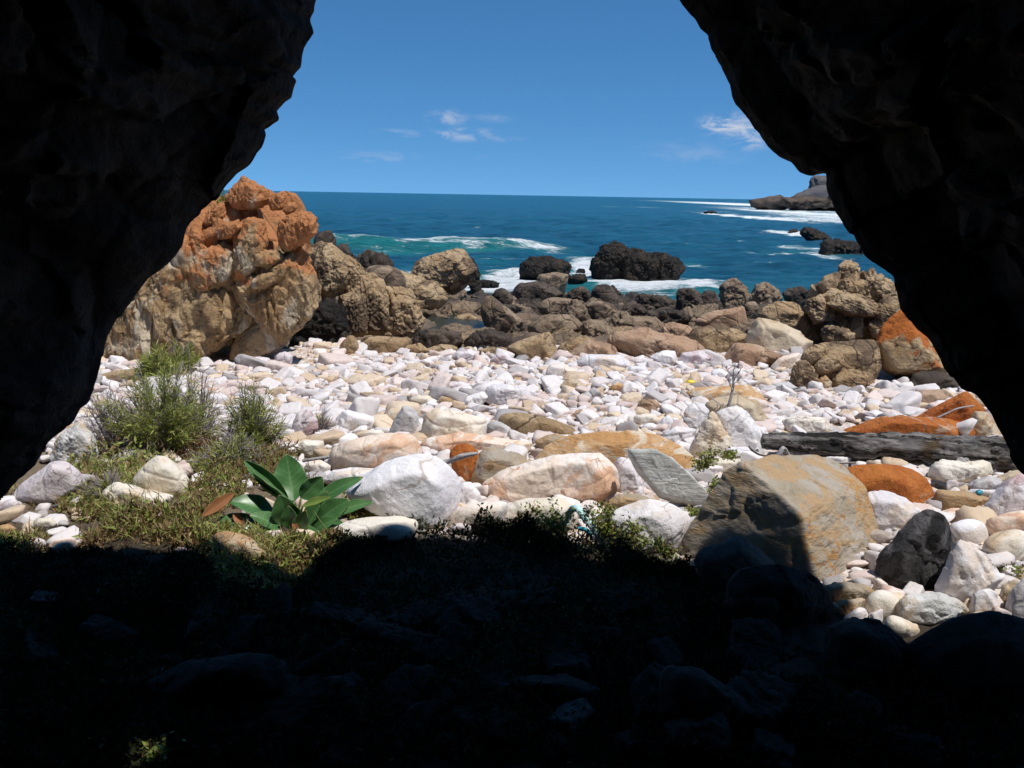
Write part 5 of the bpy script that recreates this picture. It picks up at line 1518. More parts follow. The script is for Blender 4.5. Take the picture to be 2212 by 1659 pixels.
# brown rubble that fills the shelf between beach and sea
def rubble():
    rg = np.random.default_rng(9)
    vs = []
    for i in range(9):
        m = 16
        d = rg.normal(size=(m, 3))
        d /= np.linalg.norm(d, axis=1)[:, None]
        pts = block_points(rg) * np.array([1.2, 1.2, 1.25])
        V, Fc = hull_mesh(pts, 'craggy' if i % 3 == 0 else 'strata', 5, 300 + i, amp=0.9)
        vs.append((V, Fc))
    ms = {}
    placed = []
    lab = {'ochre_rock': ('tan rock, one of many in the jumble at the head of the beach', 'tan shelf rocks'), 'brown_rock': ('brown rock, one of many in the jumbled shore shelf', 'brown shelf rocks'), 'dark_rock': ('dark wet rock, one of many along the water edge', 'dark shelf rocks')}
    for tr in range(4000):
        y = 11.6 + 24 * rg.uniform() ** 1.3
        x = rg.uniform(-0.33 * y, 0.5 * y)
        r = rg.uniform(0.16, 0.42) * (0.7 + y / 40)
        if any((x - a) ** 2 + (y - b) ** 2 < (0.56 * (r + c)) ** 2 for a, b, c in placed):
            continue
        cen = np.array([x, y, float(g0(x, y)) - 0.10])
        px, py, _ = to_px(cen[None])
        if py[0] < 628 or not in_poly(OPEN, px, py)[0]:
            continue
        if x < -0.02 * y - 1.2 and y < 15:
            continue
        if any(in_poly(p_, px, py)[0] and Yh < y for p_, Yh in HERO):
            continue
        placed.append((x, y, r))
        mt = 'ochre_rock' if y < 15 and rg.uniform() < 0.6 else 'brown_rock' if y < 21 or rg.uniform() < 0.25 else 'dark_rock'
        a = int(rg.integers(9))
        if (a, mt) not in ms:
            o = mesh_obj('shore_rock', vs[a][0], vs[a][1], MATS[mt])
            ms[(a, mt)] = o
        else:
            o = ms[(a, mt)].copy()
            COL.objects.link(o)
        o.location = cen
        o.scale = (r * rg.uniform(0.9, 1.4), r, r * rg.uniform(0.6, 0.95))
        o.rotation_euler = (rg.normal(0, 0.35), rg.normal(0, 0.35), rg.uniform(0, 6.28))
        tag(o, lab[mt][0], 'rock', lab[mt][1])
        if len(placed) > 292:
            break


rubble()

# dim rubble on the cave floor
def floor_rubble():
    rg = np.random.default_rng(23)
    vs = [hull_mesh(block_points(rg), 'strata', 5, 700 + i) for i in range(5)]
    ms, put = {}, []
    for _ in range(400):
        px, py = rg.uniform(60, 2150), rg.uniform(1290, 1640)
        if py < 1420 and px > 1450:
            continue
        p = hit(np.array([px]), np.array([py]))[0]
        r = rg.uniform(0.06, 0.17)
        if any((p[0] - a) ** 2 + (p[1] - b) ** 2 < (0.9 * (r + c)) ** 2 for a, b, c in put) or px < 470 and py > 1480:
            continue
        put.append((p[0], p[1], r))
        mt = 'shade_stone' if rg.uniform() < 0.12 else 'floor_stone'
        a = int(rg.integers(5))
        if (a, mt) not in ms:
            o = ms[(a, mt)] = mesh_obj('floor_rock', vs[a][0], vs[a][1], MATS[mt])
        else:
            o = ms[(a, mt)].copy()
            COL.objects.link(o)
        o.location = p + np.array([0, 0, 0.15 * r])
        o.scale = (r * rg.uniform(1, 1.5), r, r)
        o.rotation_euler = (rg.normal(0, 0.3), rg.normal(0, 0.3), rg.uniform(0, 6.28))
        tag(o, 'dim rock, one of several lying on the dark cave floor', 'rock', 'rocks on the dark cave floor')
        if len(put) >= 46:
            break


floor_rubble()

# ------------------------------------------------------------------ driftwood, sapling, litter
def reg_pts(r, spec, Y0):
    a = np.array(spec, float)
    q = reg(r, a[:, :2])
    return P(q[:, 0], q[:, 1], Y0 + a[:, 2]), a


def log():
    Y0 = 6.15
    spec = [(535, 515, 0.25), (700, 522, 0.22), (900, 532, 0.18), (1200, 545, 0.12), (1500, 558, 0.05), (1800, 578, -0.02), (2100, 600, -0.1), (2400, 622, -0.18)]
    p, a = reg_pts(7, spec, Y0)
    rad_px = np.array([52, 66, 78, 90, 96, 104, 110, 114]) * 0.337 / F * Y0
    V, fc = tube(p, rad_px, 56, 0.17, 5, 30)
    ax = p[-1] - p[0]
    yaw = math.atan2(ax[1], ax[0])
    org = p[3].copy()
    M = rotz(yaw)
    o = mesh_obj('driftwood_log', (V - org) @ M, fc, MATS['weathered_log'])
    o.location = org
    o.rotation_euler = (0, 0, yaw)
    tag(o, 'long charred grey driftwood log lying across the orange rocks on the right', 'log')
    # knot and branch stubs
    for (x, y, dy, r, nm) in [(1820, 655, -0.14, 34, 'knot'), (2035, 580, -0.22, 26, 'knot'), (1640, 497, -0.16, 14, 'knot')]:
        q, _ = reg_pts(7, [(x, y, dy)], Y0)
        U, Fc = ico(4)
        rr = r * 0.337 / F * Y0
        W = U * rr * np.array([1.4, 0.8, 1.0])
        W = W + U * (fbm(U * 2.4, 4, 8)[:, None] * rr * 0.35)
        k = mesh_obj(nm, (W + q[0] - org) @ M, Fc, MATS['grey_wood' if r > 30 else 'weathered_log'])
        k.parent = o


log()


def stick(r, spec, Y0, rad, mat, label, name='driftwood_stick', rough=0.25, n=10, cat='driftwood'):
    p, a = reg_pts(r, spec, Y0)
    rr = np.array(rad) * 0.337 / F * Y0
    V, fc = tube(p, rr, n, rough, 3, 8)
    org = V.mean(0)
    o = mesh_obj(name, V, fc, MATS[mat], origin=org)
    tag(o, label, cat)
    return o


stick(5, [(1010, 655, 0.0), (1080, 640, -.02), (1150, 612, -.03), (1250, 594, 0)], 5.0, [16, 18, 19, 9], 'grey_wood', 'short grey driftwood piece resting on the round orange stone')
stick(7, [(605, 660, 0), (640, 610, -.03), (668, 560, -.02), (690, 600, 0), (715, 640, .02)], 5.75, [14, 26, 14, 20, 10], 'grey_wood', 'gnarled grey root stub at the left end of the log', rough=0.5)
stick(7, [(870, 640, 0), (960, 645, 0), (1050, 655, 0), (1135, 652, 0)], 5.55, [6, 7, 6, 5], 'grey_wood', 'thin grey stick along the underside of the log')
stick(7, [(1655, 365, 0), (1720, 335, 0), (1790, 305, 0.02), (1890, 288, 0.05)], 6.75, [6, 6, 5, 4], 'grey_wood', 'thin grey stick lying on the tilted orange slab')
stick(4, [(-60, 1040, -.1), (200, 990, -.04), (350, 935, 0), (550, 865, .04), (700, 818, .1)], 5.05, [10, 11, 14, 12, 6], 'dark_wood', 'long dark branch fallen through the ground cover at left')
stick(6, [(1785, 545, 0), (1800, 570, -.02), (1850, 600, -.02), (1900, 612, 0)], 5.95, [6, 8, 7, 5], 'dark_wood', 'curved dark root below the white ribbed block')
stick(5, [(-40, 560, 0), (40, 545, 0), (110, 560, 0), (170, 600, 0)], 6.0, [3, 4, 3, 2], 'dark_wood', 'thin bent twig beside the right shrub')
stick(5, [(130, 640, 0), (200, 630, 0), (300, 615, .03)], 5.2, [10, 12, 10], 'grey_wood', 'grey stick behind the upright broad leaf')
stick(0, [(920, 1590, 0), (955, 1530, 0), (990, 1470, 0), (1000, 1455, .02)], 3.1, [5, 5, 4, 3], 'dark_wood', 'thin pale twig bent upward on the dark cave floor')


def sapling():
    Y0 = 7.35
    p, _ = reg_pts(7, [(325, 290, 0)], Y0)
    root = empty('dead_sapling', p[0])
    tag(root, 'leafless grey dead sapling standing in front of the orange-banded slab', 'sapling')

    def br(spec, rad, nm):
        q, _ = reg_pts(7, spec, Y0)
        V, fc = tube(q, np.array(rad) * 0.337 / F * Y0, 8, 0.15, 4, 5)
        return V, fc
    m = MB()
    m.add(*br([(318, 300, 0), (330, 250, 0), (342, 195, .01), (350, 150, 0), (348, 120, 0)], [13, 10, 9, 8, 6], 'trunk'))
    m.build('trunk', MATS['grey_wood'], root)
    rg = random.Random(3)
    for k, tips in enumerate([[(350, 125), (340, 95), (318, 70), (305, 52)], [(352, 130), (365, 100), (385, 75), (398, 48)], [(348, 150), (370, 135), (385, 128)], [(344, 185), (330, 160), (322, 140), (318, 110)], [(350, 120), (352, 95), (350, 60), (360, 42)]]):
        m = MB()
        sp = [(x, y, rg.uniform(-.05, .05) * (i / 3)) for i, (x, y) in enumerate(tips)]
        m.add(*br(sp, np.linspace(5, 2.2, len(sp)), 'b'))
        for _ in range(5):
            i = rg.randrange(1, len(sp))
            x, y, d = sp[i]
            m.add(*br([(x, y, d), (x + rg.uniform(-14, 14), y - rg.uniform(5, 16), d + rg.uniform(-.03, .03)), (x + rg.uniform(-24, 24), y - rg.uniform(12, 34), d + rg.uniform(-.05, .05))], [2.6, 2.2, 1.4], 't'))
        m.build('branch', MATS['grey_wood'], root)


sapling()
stick(7, [(200, 230, 0), (235, 258, 0), (275, 285, 0.02)], 7.2, [4, 4, 3], 'grey_wood', 'short grey stick leaning left of the dead sapling')


def plastic():
    Y0 = 4.72
    p, _ = reg_pts(6, [(640, 1090, 0)], Y0)
    root = empty('plastic_strap', p[0])
    tag(root, 'pale aqua plastic strap with zigzag lacing half buried in the creeping plants', 'plastic scrap')

    def band(spec, wpx, name, mat, thick=0.006):
        q, _ = reg_pts(6, spec, Y0)
        n = len(q)
        t = np.linspace(0, n - 1, (n - 1) * 8 + 1)
        q = np.stack([np.interp(t, np.arange(n), q[:, i]) for i in range(3)], 1)
        for _ in range(6):
            q[1:-1] = (q[:-2] + q[1:-1] + q[2:]) / 3
        w = np.interp(t, np.arange(n), np.array(wpx, float)) * 0.337 / F * Y0 / 2
        T = np.gradient(q, axis=0)
        T /= np.linalg.norm(T, axis=1)[:, None]
        S = np.cross(T, np.array([0.1, -0.85, 0.5]))
        S /= np.linalg.norm(S, axis=1)[:, None]
        N = np.cross(T, S)
        prof = [(-1, -1), (-1, 1), (0, 1.5), (1, 1), (1, -1)]
        V = np.stack([q + S * (w * a)[:, None] + N * (thick / 2 * b) for a, b in prof], 1).reshape(-1, 3)
        f = [tuple(x) for x in grid_faces(len(q), 5, True)]
        f += [(0, 1, 2, 3, 4), tuple((len(q) - 1) * 5 + i for i in (4, 3, 2, 1, 0))]
        mesh_obj(name, V, f, MATS[mat], root)
    band([(615, 1045, .06), (625, 985, .04), (655, 945, 0), (690, 945, -.02), (715, 985, -.03), (745, 1030, -.02)], [34, 40, 46, 50, 46, 44], 'loop', 'aqua_plastic')
    band([(735, 1010, -.03), (790, 1075, -.05), (850, 1150, -.06), (900, 1215, -.08), (930, 1260, -.1)], [46, 50, 56, 58, 50], 'band', 'aqua_plastic')
    band([(690, 1075, -.04), (740, 1080, -.06), (770, 1110, -.06), (775, 1150, -.06)], [26, 28, 22, 20], 'handle', 'teal_plastic')
    zz = []
    for i in range(15):
        f = i / 14
        x, y = 735 + 90 * f, 1010 + 110 * f
        s = 1 if i % 2 else -1
        zz.append((x + s * 16, y - s * 12, -.075 - .02 * f))
    q, _ = reg_pts(6, zz, Y0)
    m = MB()
    m.add(*tube(q, np.full(len(q), 0.0035), 6, 0, 0, 2))
    m.build('lacing', MATS['white_cord'], root)


plastic()


def litter(r, spec, Y0, mat, label, name):
    p, a = reg_pts(r, spec, Y0)
    V = []
    n = len(p)
    c = p.mean(0) + np.array([0, 0, 0.012])
    V = [c] + list(p) + [c - np.array([0, 0, 0.02])] + [q - np.array([0, 0, 0.012]) for q in p]
    f = [(0, 1 + i, 1 + (i + 1) % n) for i in range(n)] + [(n + 1, n + 2 + (i + 1) % n, n + 2 + i) for i in range(n)]
    f += [(1 + i, n + 2 + i, n + 2 + (i + 1) % n, 1 + (i + 1) % n) for i in range(n)]
    o = mesh_obj(name, V, f, MATS[mat], origin=p.mean(0))
    tag(o, label, 'litter')


litter(6, [(1378, 128, .05), (1400, 120, .1), (1432, 126, .08), (1440, 136, 0), (1405, 138, -.02)], 8.7, 'yellow_plastic', 'crumpled yellow plastic scrap on the cobbles', 'plastic_scrap')
litter(7, [(1903, 832, .02), (1925, 824, .04), (1950, 836, .02), (1940, 850, 0), (1915, 848, 0)], 5.25, 'teal_plastic', 'small turquoise plastic scrap on the grey stone under the log', 'plastic_scrap')

# ------------------------------------------------------------------ plants
def leaf_cloud(base, dirs, ln, wd, nrm=None, fold=0.25):
    """diamond leaves with a mid fold: 5 points, 4 triangles each"""
    n = len(base)
    dirs = dirs / (np.linalg.norm(dirs, axis=1)[:, None] + 1e-9)
    if nrm is None:
        nrm = RNG.normal(size=(n, 3)) + np.array([0, 0, 0.6])
    S = np.cross(dirs, nrm)
    S /= np.linalg.norm(S, axis=1)[:, None] + 1e-9
    N = np.cross(S, dirs)
    l = ln[:, None]
    w = wd[:, None]
    A = base
    B = base + dirs * l * 0.5 + S * w * 0.5 + N * w * fold
    C = base + dirs * l - N * l * 0.08
    D = base + dirs * l * 0.5 - S * w * 0.5 + N * w * fold
    E = base + dirs * l * 0.52
    V = np.stack([A, B, C, D, E], 1).reshape(-1, 3)
    i = np.arange(n)[:, None] * 5
    Fc = np.concatenate([i + np.array([[0, 1, 4]]), i + np.array([[1, 2, 4]]), i + np.array([[2, 3, 4]]), i + np.array([[3, 0, 4]])], 0)
    return V, Fc


def cloud_obj(name, V, Fc, mat, parent=None, rnd=None, origin=None):
    nl = len(V) // 5
    if rnd is None:
        rnd = RNG.uniform(0, 1, nl)
    return mesh_obj(name, V, Fc, MATS[mat], parent, smooth=False, origin=origin, attrs={'rnd': np.repeat(rnd, 5)})


def shrub(cx, by, Y, wpx, hpx, label, nst=70, dry=0.3, seed=0, leaf='shrub_leaf', lpx=22, dens=1.0, cat='shrub', name='shrub', stem_mat='dry_twig'):
    rg = np.random.default_rng(seed + 50)
    b = P(np.array([float(cx)]), np.array([float(by)]), np.array([Y]))[0]
    b[2] = float(g0(b[0], b[1]))
    W = wpx / F * Y / 2
    H = hpx / F * Y
    root = empty(name, b)
    tag(root, label, cat)
    st = MB()
    LB, LD, LL, LW, LR = [], [], [], [], []
    for s in range(nst):
        a = rg.uniform(0, 2 * math.pi)
        sp = rg.uniform(0.1, 1) ** 0.7
        tip = np.array([math.cos(a) * W * sp, math.sin(a) * W * 0.7 * sp, H * (1 - 0.5 * sp ** 2) * rg.uniform(0.45, 1.18)])
        mid = tip * np.array([0.45, 0.45, 0.6]) + rg.normal(0, 0.04, 3) * W
        root_p = np.array([tip[0] * 0.15, tip[1] * 0.15, -0.02])
        t = np.linspace(0, 1, 7)[:, None]
        path = (1 - t) ** 2 * root_p + 2 * t * (1 - t) * mid + t ** 2 * tip
        V, fc = tube(path + b, np.linspace(0.005, 0.0015, 7), 5)
        st.add(V, fc)
        isdry = rg.uniform() < dry
        nl = int((10 if isdry else 52) * dens)
        tt = rg.uniform(0.35, 1.0, nl)
        pp = (1 - tt[:, None]) ** 2 * root_p + 2 * tt[:, None] * (1 - tt[:, None]) * mid + tt[:, None] ** 2 * tip
        dd = (tip - mid) / (np.linalg.norm(tip - mid) + 1e-9) + rg.normal(0, 0.6, (nl, 3))
        if isdry:
            # bare side twigs
            for q, d in zip(pp, dd):
                L = rg.uniform(0.05, 0.14)
                d = d / np.linalg.norm(d)
                V, fc = tube(np.array([q, q + d * L * 0.5 + rg.normal(0, .008, 3), q + d * L]) + b, [0.0022, 0.0018, 0.001], 4)
                st.add(V, fc)
            continue
        LB.append(pp + b + rg.normal(0, 0.012, (nl, 3)))
        LD.append(dd)
        LL.append(rg.uniform(0.6, 1.3, nl) * lpx / F * Y)
        LW.append(rg.uniform(0.7, 1.2, nl) * lpx * 0.10 / F * Y)
        LR.append(np.clip(rg.normal(0.35 + 0.35 * tt, 0.18), 0, 1))
    st.build('stems', MATS[stem_mat], root, attrs={'rnd': RNG.uniform(0, 1, st.n)})
    if LB:
        V, Fc = leaf_cloud(np.vstack(LB), np.vstack(LD), np.concatenate(LL), np.concatenate(LW))
        cloud_obj('foliage', V, Fc, leaf, root, np.concatenate(LR))


shrub(352, 975, 6.3, 270, 185, 'feathery green shrub, larger of the pair at left', 150, 0.24, 1, lpx=21)
shrub(545, 965, 6.2, 150, 150, 'feathery green shrub next to the pale lilac stone', 95, 0.28, 2, lpx=19)
shrub(430, 975, 6.55, 130, 170, 'grey leafless twiggy bush between the two green shrubs', 55, 0.95, 3)
shrub(245, 965, 6.35, 130, 140, 'purplish dry twiggy bush left of the larger green shrub', 60, 0.9, 4)
shrub(500, 1000, 5.75, 170, 75, 'low dry brown tussock in front of the green shrubs', 55, 0.7, 5)
shrub(345, 850, 8.6, 80, 70, 'thin green shrub at the foot of the tall outcrop', 40, 0.15, 6, lpx=22)
shrub(395, 835, 9.0, 80, 70, 'grey-green tuft behind the thin shrub', 30, 0.5, 7, lpx=20)
shrub(692, 893, 6.9, 46, 38, 'small dry straw tuft among white stones', 26, 0.9, 8)
shrub(240, 1075, 5.1, 90, 60, 'brown dead twig tuft on the pale boulder by the left wall', 36, 0.8, 9)


def on_rock_plant():
    b = P(np.array([488.]), np.array([440.]), np.array([10.6]))[0]
    n = 240
    pos = b + RNG.normal(0, 1, (n, 3)) * np.array([0.055, 0.06, 0.05])
    V, Fc = leaf_cloud(pos, RNG.normal(0, 1, (n, 3)) + np.array([0, 0, 1.0]), RNG.uniform(0.05, 0.1, n), RNG.uniform(0.012, 0.02, n))
    o = cloud_obj('plant_tuft', V, Fc, 'shrub_leaf', origin=b)
    tag(o, 'small green tuft growing high on the tall outcrop', 'plant')


on_rock_plant()


def scatter_px(poly, n, rg):
    poly = np.array(poly, float)
    lo, hi = poly.min(0), poly.max(0)
    out = []
    while sum(len(o) for o in out) < n:
        x = rg.uniform(lo[0], hi[0], n)
        y = rg.uniform(lo[1], hi[1], n)
        m = in_poly(poly, x, y)
        out.append(np.stack([x[m], y[m]], 1))
    q = np.vstack(out)[:n]
    return hit(q[:, 0], q[:, 1])


def ground_cover():
    rg = np.random.default_rng(77)
    VV, FF, RR = [], [], []
    n0 = 0

    def put(poly, n, hgt, ll, lw, lo, hi, lift=0.0, kmin=-0.35):
        nonlocal n0
        p = scatter_px(poly, n, rg)
        k = fbm(p * np.array([3.2, 3.2, 1]), 4, 61)
        keep = k > kmin
        p, k = p[keep], k[keep]
        h = np.clip(0.28 + 1.15 * k, 0.06, 1.7) * hgt * rg.uniform(0, 1, len(p))
        p[:, 2] = g0(p[:, 0], p[:, 1]) + h + lift
        d = rg.normal(0, 1, (len(p), 3)) + np.array([0, 0, 0.7])
        V, Fc = leaf_cloud(p, d, rg.uniform(0.6, 1.3, len(p)) * ll, rg.uniform(0.7, 1.2, len(p)) * lw)
        VV.append(V)
        FF.append(Fc + n0)
        n0 += len(V)
        c = fbm(p * np.array([2.1, 2.1, 1]), 3, 71)
        RR.append(np.clip(rg.uniform(lo, hi, len(p)) + 0.3 * c, 0, 1))
    put([(150, 1010), (460, 990), (620, 1010), (700, 1090), (820, 1090), (860, 1110), (640, 1180), (600, 1250), (430, 1190), (120, 1170), (20, 1130)], 15000, 0.14, 0.052, 0.017, 0.05, 1.0, kmin=0.0)
    put([(100, 1060), (330, 1050), (440, 1120), (440, 1200), (100, 1190), (0, 1170)], 6500, 0.11, 0.06, 0.011, 0.0, 0.6, kmin=-0.02)
    put([(-150, 1110), (60, 1060), (160, 1080), (200, 1200), (-150, 1210)], 5000, 0.09, 0.055, 0.011, 0.0, 0.6, kmin=-0.2)
    put([(470, 1220), (590, 1180), (760, 1160), (680, 1240), (600, 1310), (480, 1310)], 6000, 0.10, 0.045, 0.017, 0.1, 1.0)
    put([(780, 1085), (830, 1075), (870, 1100), (860, 1125), (760, 1140)], 2500, 0.12, 0.045, 0.017, 0.5, 1.0)
    put([(370, 1000), (420, 960), (640, 985), (600, 1040), (380, 1040)], 5000, 0.12, 0.06, 0.012, 0.0, 0.6)
    put([(60, 1030), (460, 985), (640, 1000), (700, 1080), (640, 1180), (600, 1290), (480, 1280), (420, 1190), (60, 1180)], 6500, 0.17, 0.095, 0.006, 0.0, 1.0, kmin=-0.1)
    o = mesh_obj('ground_cover', np.vstack(VV), np.vstack(FF), MATS['cover_leaf'], smooth=False, attrs={'rnd': np.repeat(np.concatenate(RR), 5)})
    tag(o, 'low green and brown ground cover between the left boulders', kind='stuff')
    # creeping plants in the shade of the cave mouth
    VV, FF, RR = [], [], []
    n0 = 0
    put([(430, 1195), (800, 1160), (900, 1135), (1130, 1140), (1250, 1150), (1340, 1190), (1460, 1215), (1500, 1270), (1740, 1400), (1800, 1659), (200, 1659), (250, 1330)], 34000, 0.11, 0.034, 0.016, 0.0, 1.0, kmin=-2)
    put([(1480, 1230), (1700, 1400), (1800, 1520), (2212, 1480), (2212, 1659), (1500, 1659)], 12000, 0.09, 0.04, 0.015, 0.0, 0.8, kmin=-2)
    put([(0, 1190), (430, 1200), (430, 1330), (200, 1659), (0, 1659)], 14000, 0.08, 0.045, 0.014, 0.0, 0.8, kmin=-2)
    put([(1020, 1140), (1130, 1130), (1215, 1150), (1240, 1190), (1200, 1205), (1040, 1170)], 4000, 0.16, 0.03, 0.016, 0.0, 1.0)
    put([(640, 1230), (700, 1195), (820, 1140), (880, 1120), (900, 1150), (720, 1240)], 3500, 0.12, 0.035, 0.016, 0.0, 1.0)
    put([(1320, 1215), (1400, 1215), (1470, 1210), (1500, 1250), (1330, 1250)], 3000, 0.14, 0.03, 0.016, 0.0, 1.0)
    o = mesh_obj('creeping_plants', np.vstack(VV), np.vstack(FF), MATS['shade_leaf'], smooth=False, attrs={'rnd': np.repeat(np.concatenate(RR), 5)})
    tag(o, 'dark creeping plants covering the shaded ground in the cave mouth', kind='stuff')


ground_cover()


def sprig(r, base, tips, Y0, label, seed=0, sz=1.0):
    """fleshy creeping stems, each ending in a knot of small blunt leaves"""
    rg = np.random.default_rng(seed + 500)
    b, _ = reg_pts(r, [(base[0], base[1], 0)], Y0)
    root = empty('succulent_sprig', b[0])
    tag(root, label, 'plant')
    st = MB()
    LB, LD = [], []
    for (x, y) in tips:
        t, _ = reg_pts(r, [(x, y, rg.uniform(-.06, .06))], Y0)
        mid = (b[0] * 0.5 + t[0] * 0.5) + np.array([0, 0, 0.015]) + rg.normal(0, 0.01, 3)
        V, fc = tube(np.array([b[0], mid, t[0]]), [0.005, 0.004, 0.003], 6, 0, 0, 4)
        st.add(V, fc)
        n = 70
        LB.append(t[0] + rg.normal(0, 1, (n, 3)) * np.array([0.028, 0.028, 0.024]) * sz)
        LD.append(rg.normal(0, 1, (n, 3)) + np.array([0, 0, 0.4]))
        m2 = 24
        u = rg.uniform(0.3, 1, (m2, 1))
        LB.append(b[0] * (1 - u) + t[0] * u + rg.normal(0, 0.008, (m2, 3)))
        LD.append(rg.normal(0, 1, (m2, 3)))
    st.build('stem', MATS['stem_green'], root)
    p = np.vstack(LB)
    V, Fc = leaf_cloud(p, np.vstack(LD), rg.uniform(0.016, 0.028, len(p)), rg.uniform(0.010, 0.017, len(p)), fold=0.1)
    cloud_obj('foliage', V, Fc, 'succulent_leaf', root)


sprig(6, (600, 1090), [(420, 968), (470, 1030), (540, 995), (590, 1020), (500, 1050)], 4.68, 'green creeping succulent in front of the dark-cracked pale boulder', 1)
sprig(6, (870, 1130), [(750, 960), (800, 1000), (870, 950), (900, 1050), (890, 970), (830, 1040), (905, 1090)], 4.62, 'reddish green succulent rising beside the plastic strap', 2)
sprig(6, (980, 1220), [(1040, 1060), (1010, 1100), (1060, 1090), (1095, 1150), (1020, 1160), (960, 1140)], 4.5, 'taller green succulent sprig in front of the large pale smooth boulder', 3)
sprig(6, (1250, 1270), [(1200, 1170), (1215, 1200), (1260, 1200), (1290, 1230)], 4.45, 'small light green sprig left of the square block', 4, 0.8)
sprig(6, (1430, 1000), [(1405, 965), (1440, 975), (1420, 985)], 5.0, 'tiny green sprig under the slate slab tip', 5, 0.6)
sprig(6, (1510, 690), [(1450, 650), (1500, 610), (1530, 620), (1560, 600), (1520, 660), (1480, 670)], 5.55, 'green and red sprig behind the square block', 6)
sprig(6, (1670, 630), [(1640, 605), (1680, 600), (1670, 612)], 5.6, 'small yellow-green tuft on the low white stone', 7, 0.7)
sprig(7, (2150, 1400), [(2080, 1350), (2120, 1370), (2160, 1345), (2200, 1375), (2180, 1390)], 4.3, 'dry yellow-green tuft below the speckled cream boulder', 8)
sprig(0, (335, 1655), [(340, 1625), (330, 1640), (348, 1632), (334, 1648)], float(FLECK[0][1]), 'small green sprig caught by a fleck of sun on the dark cave floor', 12, 0.9)
sprig(6, (1575, 850), [(1560, 800), (1575, 780), (1590, 820), (1555, 840)], 5.2, 'green sprig between slate slab and square block', 9, 0.7)


